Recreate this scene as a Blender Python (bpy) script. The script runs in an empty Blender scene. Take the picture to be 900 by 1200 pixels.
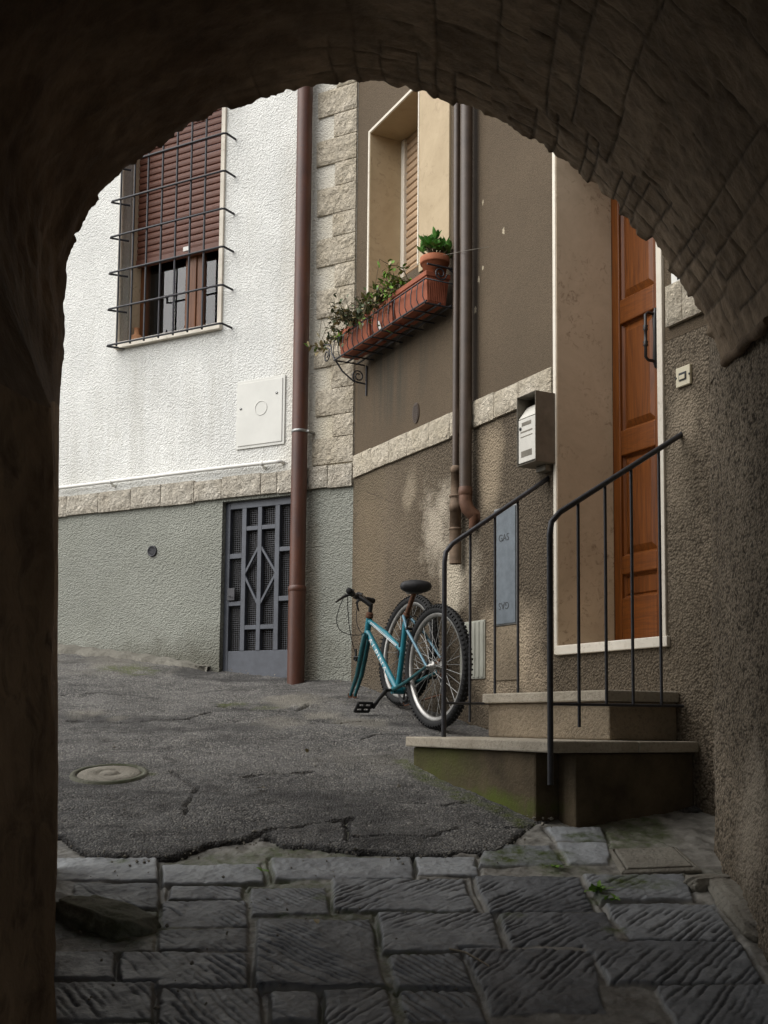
import bpy, bmesh, math, random
import numpy as np
from mathutils import Vector, Matrix
random.seed(7)
rng = np.random.default_rng(11)
sc = bpy.context.scene
col = sc.collection
R = math.radians

# ------------------------------------------------------------------ camera
F = 1350.0; W0, H0 = 900.0, 1200.0
EYE = Vector((0, 0, 1.3)); PITCH = R(5.14); ROLL = 0.0093
PY = 847 - F*math.tan(PITCH)                       # principal row of the shifted lens
RC = Matrix.Rotation(math.pi/2 + PITCH, 3, 'X') @ Matrix.Rotation(ROLL, 3, 'Z')
cam_d = bpy.data.cameras.new('camera'); cam = bpy.data.objects.new('camera', cam_d); col.objects.link(cam)
cam.location = EYE; cam.rotation_euler = RC.to_euler()
cam_d.sensor_fit = 'VERTICAL'; cam_d.sensor_height = 36; cam_d.sensor_width = 27
cam_d.lens = F*36/H0; cam_d.shift_y = (PY - H0/2)/H0
cam_d.clip_start = 0.05; cam_d.clip_end = 500
sc.camera = cam

def ray(px, py):
    return RC @ Vector(((px-450)/F, -(py-PY)/F, -1))
def at_plane(px, py, p0, nrm):
    d = ray(px, py); p0 = Vector(p0); nrm = Vector(nrm)
    return EYE + d*((p0-EYE).dot(nrm)/d.dot(nrm))
def at_y(px, py, Y): return at_plane(px, py, (0, Y, 0), (0, 1, 0))
SL = 0.208
def at_ground(px, py, lift=0.0):
    return at_plane(px, py, (0, 0, lift), (0, -SL, 1))
def project(p):
    c = RC.transposed() @ (Vector(p)-EYE)
    return (450 + F*c.x/-c.z, PY - F*c.y/-c.z)

class Frame:                                        # a vertical wall: u to the right, n out of the wall
    def __init__(s, o, ang):
        s.o = Vector((o[0], o[1], 0)); s.u = Vector((math.sin(ang), -math.cos(ang), 0)); s.n = Vector((-math.cos(ang), -math.sin(ang), 0))
    def P(s, u, n, z): return s.o + s.u*u + s.n*n + Vector((0, 0, z))
    def at(s, px, py, n=0.0):
        p = at_plane(px, py, s.o + s.n*n, s.n); q = p - s.o
        return q.dot(s.u), p.z
    def gz(s, u, n=0.0): return SL*s.P(u, n, 0).y
FB = Frame((0.42, 6.3), R(27.4))
ucor = FB.at(413, 700)[0]
cpt = FB.P(ucor, 0, 0)
FW = Frame((cpt.x, cpt.y), R(61.0))

# ------------------------------------------------------------------ mesh helpers
def tag(o, label=None, cat=None, group=None, kind=None):
    if label: o['label'] = label
    if cat: o['category'] = cat
    if group: o['group'] = group
    if kind: o['kind'] = kind
    return o
def thing(name, label, cat, loc=(0, 0, 0), group=None):
    o = bpy.data.objects.new(name, None); o.empty_display_size = .1
    o.location = loc; col.objects.link(o)
    return tag(o, label, cat, group)
def wloc(o):
    v = Vector((0, 0, 0))
    while o is not None: v = v + Vector(o.location); o = o.parent
    return v
class MB:
    def __init__(s): s.v = []; s.f = []; s.sm = []
    def add(s, vs, fs, smooth=False):
        b = len(s.v); s.v += [tuple(v) for v in vs]
        s.f += [tuple(i+b for i in f) for f in fs]; s.sm += [smooth]*len(fs); return s
    def hexa(s, c):                                 # 8 corners, bottom loop then top loop
        return s.add(c, [(0,3,2,1),(4,5,6,7),(0,1,5,4),(1,2,6,5),(2,3,7,6),(3,0,4,7)])
    def box(s, fr, u0, u1, n0, n1, z0, z1):
        P = fr.P
        return s.hexa([P(u0,n0,z0),P(u1,n0,z0),P(u1,n1,z0),P(u0,n1,z0),P(u0,n0,z1),P(u1,n0,z1),P(u1,n1,z1),P(u0,n1,z1)])
    def tube(s, pts, r, seg=10, cap=True, closed=False):
        pts = [Vector(p) for p in pts]; n = len(pts)
        rr = r if isinstance(r, (list, tuple)) else [r]*n
        rings = []; up = None
        for i, p in enumerate(pts):
            if closed: t = pts[(i+1) % n]-pts[i-1]
            else: t = pts[min(i+1, n-1)]-pts[max(i-1, 0)]
            if t.length < 1e-9: t = Vector((0, 0, 1))
            t.normalize()
            if up is None:
                up = Vector((0, 0, 1)) if abs(t.z) < .9 else Vector((1, 0, 0))
            a = t.cross(up); a.normalize(); b = a.cross(t); b.normalize(); up = b
            rings.append([p + (a*math.cos(2*math.pi*k/seg) + b*math.sin(2*math.pi*k/seg))*rr[i] for k in range(seg)])
        vs = [v for g in rings for v in g]; fs = []
        for i in range(n if closed else n-1):
            j = (i+1) % n
            for k in range(seg):
                k2 = (k+1) % seg
                fs.append((i*seg+k, i*seg+k2, j*seg+k2, j*seg+k))
        s.add(vs, fs, True)
        if cap and not closed:
            s.add(rings[0], [tuple(range(seg))[::-1]]); s.add(rings[-1], [tuple(range(seg))])
        return s
    def lathe(s, o, ax, prof, seg=32, closed=False, smooth=True):   # prof: (radius, offset along axis)
        o = Vector(o); ax = Vector(ax).normalized()
        h = Vector((0, 0, 1)) if abs(ax.z) < .9 else Vector((1, 0, 0))
        a = ax.cross(h).normalized(); b = ax.cross(a).normalized()
        vs = []; m = len(prof)
        for k in range(seg):
            t = 2*math.pi*k/seg; d = a*math.cos(t)+b*math.sin(t)
            for (r, z) in prof: vs.append(o + d*r + ax*z)
        fs = []
        for k in range(seg):
            k2 = (k+1) % seg
            for i in range(m if closed else m-1):
                j = (i+1) % m
                fs.append((k*m+i, k*m+j, k2*m+j, k2*m+i))
        return s.add(vs, fs, smooth)
    def poly(s, pts, thick):                        # flat polygon given thickness vector
        n = len(pts); t = Vector(thick)
        a = [Vector(p) for p in pts]; b = [p+t for p in a]
        fs = [tuple(range(n))[::-1], tuple(range(n, 2*n))] + [(i, (i+1) % n, n+(i+1) % n, n+i) for i in range(n)]
        return s.add(a+b, fs)
    def build(s, name, m, parent=None, bevel=0.0, seg=2):
        off = wloc(parent) if parent else Vector((0, 0, 0))
        me = bpy.data.meshes.new(name)
        me.from_pydata([(Vector(v)-off)[:] for v in s.v], [], s.f)
        me.polygons.foreach_set('use_smooth', s.sm); me.materials.append(m); me.update()
        if not any(s.sm) and len(s.f) < 20000:
            bm = bmesh.new(); bm.from_mesh(me); bmesh.ops.recalc_face_normals(bm, faces=bm.faces); bm.to_mesh(me); bm.free()
        o = bpy.data.objects.new(name, me); col.objects.link(o)
        if parent: o.parent = parent
        if bevel:
            md = o.modifiers.new('bevel', 'BEVEL'); md.width = bevel; md.segments = seg; md.limit_method = 'ANGLE'; md.angle_limit = R(40)
        return o

def grid_obj(name, P, m, parent=None, mask=None, attr=None, smooth=True):
    """P: (a,b,3) array of world points -> one sheet; attr: (a,b,3) stored as colour attribute 'tone'"""
    a, b, _ = P.shape; off = wloc(parent) if parent else Vector((0, 0, 0))
    V = (P.reshape(-1, 3) - np.array(off)).astype(np.float32)
    i = np.arange(a*b).reshape(a, b)
    q = np.stack([i[:-1, :-1], i[1:, :-1], i[1:, 1:], i[:-1, 1:]], -1).reshape(-1, 4)
    if mask is not None:
        mk = (mask[:-1, :-1] & mask[1:, :-1] & mask[1:, 1:] & mask[:-1, 1:]).reshape(-1); q = q[mk]
        used = np.unique(q); remap = -np.ones(a*b, int); remap[used] = np.arange(len(used)); V = V[used]; q = remap[q]
    else: used = np.arange(a*b)
    me = bpy.data.meshes.new(name)
    me.vertices.add(len(V)); me.vertices.foreach_set('co', V.reshape(-1))
    me.loops.add(q.size); me.loops.foreach_set('vertex_index', q.reshape(-1).astype(np.int32))
    me.polygons.add(len(q)); me.polygons.foreach_set('loop_start', np.arange(0, q.size, 4, dtype=np.int32))
    me.polygons.foreach_set('use_smooth', np.full(len(q), smooth)); me.update(calc_edges=True); me.validate()
    if attr is not None:
        ca = me.color_attributes.new('tone', 'FLOAT_COLOR', 'POINT')
        c = np.ones((len(V), 4), np.float32); c[:, :3] = attr.reshape(-1, 3)[used]
        ca.data.foreach_set('color', c.reshape(-1))
    me.materials.append(m)
    o = bpy.data.objects.new(name, me); col.objects.link(o)
    if parent: o.parent = parent
    return o

# numpy noise
def _h(ix, iy, s):
    n = (ix.astype(np.int64)*374761393 + iy.astype(np.int64)*668265263 + s*1274126177) & 0xffffffff
    n = ((n ^ (n >> 13))*1274126177) & 0xffffffff
    return ((n ^ (n >> 16)) & 0xffff)/65535.0
def vnoise(x, y, s=0):
    x = np.asarray(x, float); y = np.asarray(y, float)
    ix = np.floor(x); iy = np.floor(y); fx = x-ix; fy = y-iy
    fx = fx*fx*(3-2*fx); fy = fy*fy*(3-2*fy)
    return (_h(ix, iy, s)*(1-fx)+_h(ix+1, iy, s)*fx)*(1-fy) + (_h(ix, iy+1, s)*(1-fx)+_h(ix+1, iy+1, s)*fx)*fy
def fbm(x, y, s=0, o=4, g=.5):
    r = 0; a = 1; t = 0
    for k in range(o):
        r = r + a*(vnoise(x*2**k+17.3*k, y*2**k-9.1*k, s+k)-.5)*2; t += a; a *= g
    return r/t
def sstep(a, b, x):
    t = np.clip((x-a)/(b-a), 0, 1); return t*t*(3-2*t)
def seg_dist(X, Y, pts):
    d = np.full(X.shape, 1e9)
    for (x0, y0), (x1, y1) in zip(pts[:-1], pts[1:]):
        dx, dy = x1-x0, y1-y0; L = dx*dx+dy*dy+1e-12
        t = np.clip(((X-x0)*dx+(Y-y0)*dy)/L, 0, 1)
        d = np.minimum(d, np.hypot(X-x0-t*dx, Y-y0-t*dy))
    return d
def quad_sd(X, Y, q):                               # positive inside a convex quad
    n = len(q); ar = sum(q[i][0]*q[(i+1) % n][1]-q[(i+1) % n][0]*q[i][1] for i in range(n))
    s = 1 if ar > 0 else -1; d = np.full(X.shape, 1e9)
    for i in range(n):
        x0, y0 = q[i]; x1, y1 = q[(i+1) % n]; L = math.hypot(x1-x0, y1-y0)
        d = np.minimum(d, s*((x1-x0)*(Y-y0)-(y1-y0)*(X-x0))/L)
    return d

# ------------------------------------------------------------------ material helpers
class NT:
    def __init__(s, name, rough=.8, spec=.3, metal=0.0):
        s.m = bpy.data.materials.new(name); s.m.use_nodes = True; s.t = s.m.node_tree
        s.b = s.t.nodes['Principled BSDF']; s.b.inputs['Roughness'].default_value = rough
        s.b.inputs['Specular IOR Level'].default_value = spec; s.b.inputs['Metallic'].default_value = metal
        s._pos = None; s._bump = None
    def n(s, typ, **kw):
        nd = s.t.nodes.new(typ)
        for k, v in kw.items(): setattr(nd, k, v)
        return nd
    def L(s, a, b): s.t.links.new(a, b)
    def put(s, sock, v):
        if hasattr(v, 'node'): s.L(v, sock)
        elif isinstance(v, (tuple, list)): sock.default_value = (*v, 1) if len(v) == 3 and len(sock.default_value) == 4 else v
        else: sock.default_value = v
    def pos(s):
        if s._pos is None: s._pos = s.n('ShaderNodeNewGeometry').outputs['Position']
        return s._pos
    def map(s, scale, rot=(0, 0, 0), loc=(0, 0, 0)):
        mp = s.n('ShaderNodeMapping'); s.L(s.pos(), mp.inputs[0])
        mp.inputs['Scale'].default_value = scale; mp.inputs['Rotation'].default_value = rot; mp.inputs['Location'].default_value = loc
        return mp.outputs[0]
    def noise(s, scale, detail=5, rough=.55, dist=0, vec=None):
        k = s.n('ShaderNodeTexNoise'); s.L(vec or s.pos(), k.inputs['Vector'])
        k.inputs['Scale'].default_value = scale; k.inputs['Detail'].default_value = detail
        k.inputs['Roughness'].default_value = rough; k.inputs['Distortion'].default_value = dist
        return k.outputs['Fac']
    def voro(s, scale, feature='F1', vec=None, out='Distance'):
        k = s.n('ShaderNodeTexVoronoi', feature=feature); s.L(vec or s.pos(), k.inputs['Vector']); k.inputs['Scale'].default_value = scale
        return k.outputs[out]
    def ramp(s, fac, *stops):
        r = s.n('ShaderNodeValToRGB'); s.L(fac, r.inputs[0]); e = r.color_ramp.elements
        while len(e) < len(stops): e.new(.5)
        for k, (p, c) in enumerate(stops):
            e[k].position = p; e[k].color = (c, c, c, 1) if isinstance(c, (int, float)) else (*c, 1)
        return r.outputs[0]
    def mix(s, fac, a, b, mode='MIX'):
        k = s.n('ShaderNodeMix', data_type='RGBA', blend_type=mode)
        s.put(k.inputs[0], fac); s.put(k.inputs[6], a); s.put(k.inputs[7], b); return k.outputs[2]
    def math(s, op, a, b=0.0, c=0.0, clamp=False):
        k = s.n('ShaderNodeMath', operation=op); k.use_clamp = clamp
        s.put(k.inputs[0], a); s.put(k.inputs[1], b)
        if op in ('MULTIPLY_ADD', 'SMOOTH_MIN'): s.put(k.inputs[2], c)
        return k.outputs[0]
    def spot(s, p, r, soft=.5, scale=(1, 1, 1), nz=.5, nsc=6):
        """1 near p, 0 away from it, with a ragged border"""
        mp = s.n('ShaderNodeVectorMath', operation='SUBTRACT'); s.L(s.pos(), mp.inputs[0]); mp.inputs[1].default_value = p
        ml = s.n('ShaderNodeVectorMath', operation='MULTIPLY'); s.L(mp.outputs[0], ml.inputs[0]); ml.inputs[1].default_value = [k/r for k in scale]
        ln = s.n('ShaderNodeVectorMath', operation='LENGTH'); s.L(ml.outputs[0], ln.inputs[0])
        d = s.math('MULTIPLY_ADD', s.math('SUBTRACT', s.noise(nsc, 6, .65), .5), nz*2, ln.outputs['Value'])
        return s.ramp(d, (max(0, 1-soft), 1.0), (min(1, 1.0), 0.0))
    def sep(s, axis):
        k = s.n('ShaderNodeSeparateXYZ'); s.L(s.pos(), k.inputs[0]); return k.outputs[axis]
    def attr(s, name='tone'):
        k = s.n('ShaderNodeAttribute', attribute_name=name); q = s.n('ShaderNodeSeparateColor'); s.L(k.outputs['Color'], q.inputs[0]); return q.outputs
    def bump(s, h, strength=.5, dist=.01):
        k = s.n('ShaderNodeBump'); k.inputs['Strength'].default_value = strength; k.inputs['Distance'].default_value = dist
        s.put(k.inputs['Height'], h)
        if s._bump is not None: s.L(s._bump, k.inputs['Normal'])
        s._bump = k.outputs[0]; s.L(s._bump, s.b.inputs['Normal'])
    def color(s, c): s.put(s.b.inputs['Base Color'], c); return s
    def rough(s, r): s.put(s.b.inputs['Roughness'], r); return s
def mulc(c, k): return tuple(v*k for v in c)

def simple(name, c, rough=.6, spec=.4, metal=0, var=.25, sc_=25, bump=0.0, bsc=80):
    k = NT(name, rough, spec, metal)
    k.color(k.mix(k.ramp(k.noise(sc_, 6, .65), (.3, 0.0), (.72, 1.0)), mulc(c, 1-var), mulc(c, 1+var*.6)))
    if bump: k.bump(k.noise(bsc, 4), bump, .004)
    return k.m

# --- stuccoes
def stucco(name, c, sc1=45, amp=.012, strength=.8, dirt=None, extra=None, crevice_shade=.25, stretch=(1, 1, 1), rough=.9, peb=0):
    k = NT(name, rough, .2)
    v = k.map(stretch)
    h1 = k.noise(sc1, 4, .6, .15, v); h2 = k.noise(sc1*2.7, 3, .6, 0, v); big = k.noise(1.6, 5, .6)
    h = k.math('ADD', k.ramp(h1, (.34, 0.0), (.66, 1.0)), k.math('MULTIPLY', h2, .35))
    if peb:
        pv = k.n('ShaderNodeVectorMath', operation='ADD'); k.L(v, pv.inputs[0]); dn = k.n('ShaderNodeTexNoise'); k.L(v, dn.inputs['Vector']); dn.inputs['Scale'].default_value = peb*.6
        ds = k.n('ShaderNodeVectorMath', operation='SCALE'); k.L(dn.outputs['Color'], ds.inputs[0]); ds.inputs['Scale'].default_value = .6/peb; k.L(ds.outputs[0], pv.inputs[1])
        pb = k.ramp(k.voro(peb, 'F1', pv.outputs[0]), (.1, 1.0), (.75, 0.0))
        h = k.math('ADD', k.math('MULTIPLY', h, .45), k.math('MULTIPLY', pb, .6))
    cc = k.mix(k.ramp(big, (.3, 0.0), (.7, 1.0)), mulc(c, .86), mulc(c, 1.08))
    cc = k.mix(k.ramp(h, (.15, crevice_shade), (.75, 0.0)), cc, mulc(c, .42))  # hollows of the bump darkened in the colour, shade painted between grains
    if dirt: cc = dirt(k, cc)
    if extra: cc = extra(k, cc, h)
    k.color(cc); k.bump(h, strength, amp)
    return k.m

def w_dirt(k, cc):                                  # faint rain streaks and grime low down
    st = k.noise(3.0, 5, .6, 0, k.map((2.2, 2.2, .25)))
    cc = k.mix(k.ramp(st, (.5, 0.0), (.8, .28)), cc, (.40, .38, .31))
    for (px, py, r, a_) in ((150, 470, .35, .25), (245, 460, .3, .22), (210, 530, .7, .12), (100, 560, .4, .2), (310, 560, .4, .2)):
        u, z = FW.at(px, py); cc = k.mix(k.math('MULTIPLY', k.math('MULTIPLY', k.spot(FW.P(u, 0, z), r, .9, (1, 1, .55), .5, 6), k.ramp(k.noise(7, 4, .6, 0, k.map((2.5, 2.5, .2))), (.4, 0.0), (.65, 1.0))), a_), cc, (.36, .34, .28))
    q = FW.P(-.12, 0, 3.2)
    return k.mix(k.math('MULTIPLY', k.spot(q, .55, .9, (1, 1, .12), .25, 5), .95), cc, (.56, .50, .38))
M = {}
M['white_stucco'] = stucco('white_stucco', (.80, .80, .76), 58, .011, .7, w_dirt, crevice_shade=.34, peb=80)
def g_dirt(k, cc):
    st = k.noise(2.2, 6, .65)
    cc = k.mix(k.ramp(st, (.42, 0.0), (.7, .5)), cc, (.235, .24, .20))
    # warm rust bleed beside the drainpipe and grime at the foot
    p = FW.P(FW.at(362, 700)[0], 0, 1.9)
    cc = k.mix(k.math('MULTIPLY', k.spot(p, .10, .9, (1, 1, .08), .35, 9), .55), cc, (.22, .16, .09))
    p2 = FW.P(FW.at(225, 790)[0], 0, FW.gz(FW.at(225, 790)[0]))
    return k.mix(k.math('MULTIPLY', k.spot(p2, .8, .8, (.5, .5, 3.0), .7, 7), .75), cc, (.12, .115, .09))
M['green_stucco'] = stucco('green_stucco', (.315, .322, .28), 42, .016, .75, g_dirt, crevice_shade=.4, stretch=(1, 1, 1.3), peb=75)
def ub_extra(k, cc, h):
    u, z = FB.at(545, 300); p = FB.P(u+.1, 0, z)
    cc = k.mix(k.math('MULTIPLY', k.spot(p, .055, .6, (1, 1, .02), .25, 9), .75), cc, (.045, .036, .03))  # dirty dark strip beside the thick pipe, its soft shadow painted into the wall
    # water streaks under the planters
    u0, z0 = FB.at(455, 440)
    st = k.ramp(k.noise(5, 4, .6, 0, k.map((3, 3, .16))), (.42, 0.0), (.62, 1.0))
    sp = k.spot(FB.P(u0, 0, z0), .62, .7, (1, 1, 1.5), .3, 5)
    cc = k.mix(k.math('MULTIPLY', k.math('MULTIPLY', st, sp), .8), cc, (.055, .05, .04))
    for (px, py, r) in ((590, 271, .012), (566, 237, .009), (566, 314, .009), (561, 328, .011), (557, 363, .013)):
        uu, zz = FB.at(px, py); cc = k.mix(k.spot(FB.P(uu, 0, zz), r, .3, (1, 1, .6), 1.3, 90), cc, (.42, .36, .26))
    return cc
M['brown_stucco'] = stucco('brown_stucco', (.122, .092, .061), 130, .004, .6, None, ub_extra, crevice_shade=.6, peb=190)
def lb_extra(k, cc, h):
    def sp(px, py, r, c, s=.8, sca=(1, 1, 1), soft=.6, nz=.6):
        nonlocal cc
        u, z = FB.at(px, py); cc = k.mix(k.math('MULTIPLY', k.spot(FB.P(u, 0, z), r, soft, sca, nz, 5), s), cc, c)
    sp(455, 640, .6, (.19, .15, .105), .6, (1, 1, .6), .9, .9)
    sp(512, 615, .24, (.44, .385, .30), .85, (1, 1, .8), .7, 1.2)
    sp(545, 660, .2, (.36, .31, .235), .8, (1, 1, .7), .7, 1.2)
    sp(480, 575, .12, (.30, .25, .18), .7, (1, 1, .9), .7, 1.2)
    sp(530, 690, .15, (.50, .44, .34), .9, (1, 1, .7), .5, .8)
    sp(575, 545, .16, (.36, .29, .2), .7, (1, 1, .5))
    sp(425, 570, .35, (.11, .09, .06), .6, (1, 1, 2.5))
    sp(555, 600, .10, (.07, .055, .04), .7, (1, 1, .3))
    sp(430, 640, .3, (.20, .155, .10), .6, (1, 1, .4))
    sp(595, 770, .4, (.46, .37, .26), .8, (1, 1, 1.2))
    sp(800, 490, .13, (.46, .385, .28), .95, (1.2, 1.2, .8), .5, .5)
    sp(800, 425, .28, (.07, .06, .045), .5, (1, 1, .7))
    sp(475, 815, .55, (.10, .085, .065), .6, (.7, .7, 3))
    cr = k.ramp(k.voro(2.3, 'DISTANCE_TO_EDGE', k.map((1, 1, 1), (0, 0, 0), (.3, .1, .7))), (.0, .55), (.008, 0.0))
    return k.mix(k.math('MULTIPLY', cr, k.ramp(k.noise(2, 3), (.52, 0.0), (.58, 1.0))), cc, (.03, .025, .02))
M['rough_stucco'] = stucco('rough_stucco', (.142, .112, .078), 75, .010, 1.0, None, lb_extra, crevice_shade=.9, peb=82)
def tunnel_wall_mat():
    k = NT('roughcast', .92, .2)
    h1 = k.noise(45, 5, .65, .1); pb = k.ramp(k.voro(88, 'F1', k.map((1, 1, 1))), (.1, 1.0), (.8, 0.0)); h = k.math('ADD', k.math('MULTIPLY', k.ramp(h1, (.36, 0.0), (.66, 1.0)), .5), k.math('MULTIPLY', pb, .55))
    big = k.noise(2.0, 6, .62)
    cc = k.mix(k.ramp(big, (.3, 0.0), (.7, 1.0)), (.155, .124, .088), (.32, .262, .192))
    cc = k.mix(k.ramp(h, (0.1, .9), (.65, 0.0)), cc, (.035, .028, .02))  # shade in the crevices between pebbles, mixed into the colour
    for (px, py, r, sca, a_) in ((802, 488, .13, (1.3, 1.3, .9), .9), (795, 560, .1, (1, 1, .5), .5)):
        u, z = FB.at(px, py); cc = k.mix(k.math('MULTIPLY', k.spot(FB.P(u, 0, z), r, .5, sca, .45, 7), a_), cc, (.40, .33, .24))
    u, z = FB.at(800, 700); cc = k.mix(k.math('MULTIPLY', k.spot(FB.P(u, 0, z), .28, .9, (1, 1, .12), .5, 6), .6), cc, (.12, .095, .065))
    p = at_y(875, 960, 3.55)
    cc = k.mix(k.math('MULTIPLY', k.spot(p, .22, .6, (1, 1, .7), .6, 8), .7), cc, (.40, .34, .26))
    k.color(cc); k.bump(h, 1.0, .010); return k.m
M['roughcast'] = tunnel_wall_mat()
def plaster_mat():
    k = NT('old_plaster', .9, .2)
    n1 = k.noise(2.3, 8, .68, .4); n2 = k.noise(9, 6, .6, .8)
    cc = k.mix(k.ramp(n1, (.3, 0.0), (.68, 1.0)), (.13, .088, .054), (.36, .26, .165))
    cc = k.mix(k.ramp(n2, (.5, 0.0), (.7, .75)), cc, (.055, .038, .026))
    k.color(cc); k.bump(k.math('ADD', n2, k.math('MULTIPLY', k.noise(60, 4), .3)), .7, .02); return k.m
M['old_plaster'] = plaster_mat()
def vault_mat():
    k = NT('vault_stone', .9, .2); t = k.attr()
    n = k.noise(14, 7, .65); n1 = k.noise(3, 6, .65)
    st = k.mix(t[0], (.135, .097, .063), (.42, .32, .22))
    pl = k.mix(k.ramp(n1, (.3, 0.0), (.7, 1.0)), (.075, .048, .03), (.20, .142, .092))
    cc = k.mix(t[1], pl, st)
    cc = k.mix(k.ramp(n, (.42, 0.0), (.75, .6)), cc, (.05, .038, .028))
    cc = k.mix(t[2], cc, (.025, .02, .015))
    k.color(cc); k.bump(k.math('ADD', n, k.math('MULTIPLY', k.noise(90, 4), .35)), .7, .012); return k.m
M['vault_stone'] = vault_mat()
def stone_mat(name, c, c2, amp=.02, sc_=30, strength=.9, dist=.8):
    k = NT(name, .85, .25)
    n = k.noise(sc_, 6, .65, dist); m = k.noise(5, 5, .6); w = k.ramp(n, (.3, 0.0), (.65, 1.0))
    cc = k.mix(k.ramp(m, (.35, 0.0), (.7, 1.0)), c, c2)
    cc = k.mix(k.ramp(n, (.28, .6), (.5, 0.0)), cc, mulc(c, .45))
    k.color(cc); k.bump(w, strength, amp); return k.m
M['cream_stone'] = stone_mat('cream_stone', (.58, .52, .42), (.70, .65, .55), .025, 34)
M['tan_stone'] = stone_mat('tan_stone', (.56, .49, .37), (.70, .63, .51), .02, 34)
def marble_mat(name, c, c2, vein):
    k = NT(name, .55, .35)
    n = k.noise(3.5, 8, .7, .6); v = k.noise(22, 7, .72, 1.2)
    cc = k.mix(k.ramp(n, (.3, 0.0), (.7, 1.0)), c, c2)
    cc = k.mix(k.math('MULTIPLY', k.ramp(v, (.53, 0.0), (.66, .8)), k.ramp(k.noise(3, 4), (.42, 0.1), (.62, 1.0))), cc, vein)
    k.color(cc); k.bump(v, .15, .003); return k.m
M['travertine'] = marble_mat('travertine', (.42, .335, .235), (.56, .455, .33), (.13, .082, .045))
M['travertine_light'] = marble_mat('travertine_light', (.36, .275, .165), (.47, .37, .235), (.24, .17, .10))
M['marble_edge'] = marble_mat('marble_edge', (.64, .58, .48), (.74, .69, .59), (.42, .36, .28))
M['slab_stone'] = stone_mat('slab_stone', (.33, .29, .225), (.45, .40, .32), .004, 70, .6, 0)
def riser_mat():
    k = NT('mossy_render', .92, .2)
    n = k.noise(6, 7, .65); g = k.noise(70, 4, .6)
    cc = k.mix(k.ramp(n, (.3, 0.0), (.7, 1.0)), (.05, .038, .024), (.13, .10, .062))
    p = at_ground(530, 905)
    ms = k.math('MULTIPLY', k.spot(p + Vector((0, 0, .12)), .55, .8, (1, 1, 1.3), .8, 7), k.ramp(n, (.35, .4), (.6, 1.0)))
    cc = k.mix(k.math('MULTIPLY', ms, .85), cc, (.075, .085, .02))
    pl = at_ground(540, 932)
    cc = k.mix(k.math('MULTIPLY', k.spot(at_ground(555, 940), .45, .8, (1, 1, 7), .9, 12), .9), cc, (.10, .125, .022))
    k.color(cc); k.bump(k.math('ADD', n, g), .7, .008); return k.m
M['mossy_render'] = riser_mat()
M['upper_riser'] = stone_mat('upper_riser', (.22, .175, .12), (.30, .24, .165), .006, 60, .8, 0)

# --- woods, metals, plastics
def wood(name, c, dark, scl=(30, 30, 2.0), rough=.42, spec=.3):
    k = NT(name, rough, spec)
    v = k.map(scl); n = k.noise(1.0, 7, .7, 2.0, v); n2 = k.noise(5, 3, .6, 0, k.map((14, 14, .8)))
    cc = k.mix(k.ramp(n, (.32, 0.0), (.68, 1.0)), dark, c)
    cc = k.mix(k.ramp(n2, (.4, 0.0), (.75, .45)), cc, mulc(dark, .7))
    k.color(cc); k.bump(n, .12, .002); return k.m
M['door_wood'] = wood('door_wood', (.20, .060, .008), (.085, .024, .004), (26, 26, 1.6))
M['door_wood_rail'] = wood('door_wood_rail', (.20, .060, .008), (.095, .027, .005), (3, 3, 40))
M['sash_wood'] = wood('sash_wood', (.19, .072, .024), (.10, .036, .012))
def rust_pipe():
    k = NT('rust_pipe', .45, .45)
    n = k.noise(4, 7, .65, .3, k.map((3, 3, .7))); n2 = k.noise(30, 5, .6)
    cc = k.mix(k.ramp(n, (.3, 0.0), (.72, 1.0)), (.05, .02, .014), (.115, .042, .022))
    cc = k.mix(k.ramp(n2, (.55, 0.0), (.75, .5)), cc, (.06, .04, .04))
    k.color(cc); k.bump(n2, .15, .002); return k.m
M['rust_pipe'] = rust_pipe()
M['brown_pipe'] = simple('brown_pipe', (.07, .047, .032), .42, .5, 0, .35, 9, .1)
M['clay_pipe'] = simple('clay_pipe', (.22, .155, .105), .75, .3, 0, .5, 14, .4)
M['copper'] = simple('copper', (.15, .075, .045), .5, .5, .2, .4, 20)
M['iron'] = simple('iron', (.04, .04, .045), .45, .5, .3, .3, 40, .2)
M['grille_iron'] = simple('grille_iron', (.035, .035, .04), .5, .5, .3, .3, 40, .2)
M['gate_paint'] = simple('gate_paint', (.075, .082, .098), .5, .45, .1, .25, 12, .15)
M['wire_mesh'] = simple('wire_mesh', (.09, .09, .095), .6, .3, .2)
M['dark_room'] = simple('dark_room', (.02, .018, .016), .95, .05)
M['shutter'] = simple('shutter_brown', (.135, .048, .027), .5, .4, 0, .2, 10, .05)
M['beige_slat'] = simple('beige_slat', (.42, .29, .18), .6, .35, 0, .2, 10)
M['white_paint'] = simple('white_paint', (.78, .77, .72), .5, .4, 0, .08, 5)
M['cream_plastic'] = simple('cream_plastic', (.62, .56, .40), .45, .45, 0, .12, 30)
M['dark_plastic'] = simple('dark_plastic', (.02, .02, .02), .5, .4)
M['grey_plastic'] = simple('grey_plastic', (.135, .158, .178), .55, .4, 0, .25, 20, .15)
M['green_plastic'] = simple('green_plastic', (.40, .40, .34), .5, .4, 0, .18, 6)
M['mail_metal'] = simple('mail_metal', (.185, .165, .13), .5, .45, .3, .3, 12, .1)
M['mail_label'] = simple('mail_label', (.62, .60, .54), .5, .4, 0, .12, 10)
M['cabinet_paint'] = simple('cabinet_paint', (.66, .655, .605), .6, .3, 0, .08, 5)
M['ink'] = simple('ink', (.03, .03, .03), .8, .2)
M['faint_ink'] = simple('faint_ink', (.075, .08, .085), .8, .2)
M['planter'] = simple('planter_terracotta', (.31, .088, .042), .65, .35, 0, .3, 14, .15)
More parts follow.
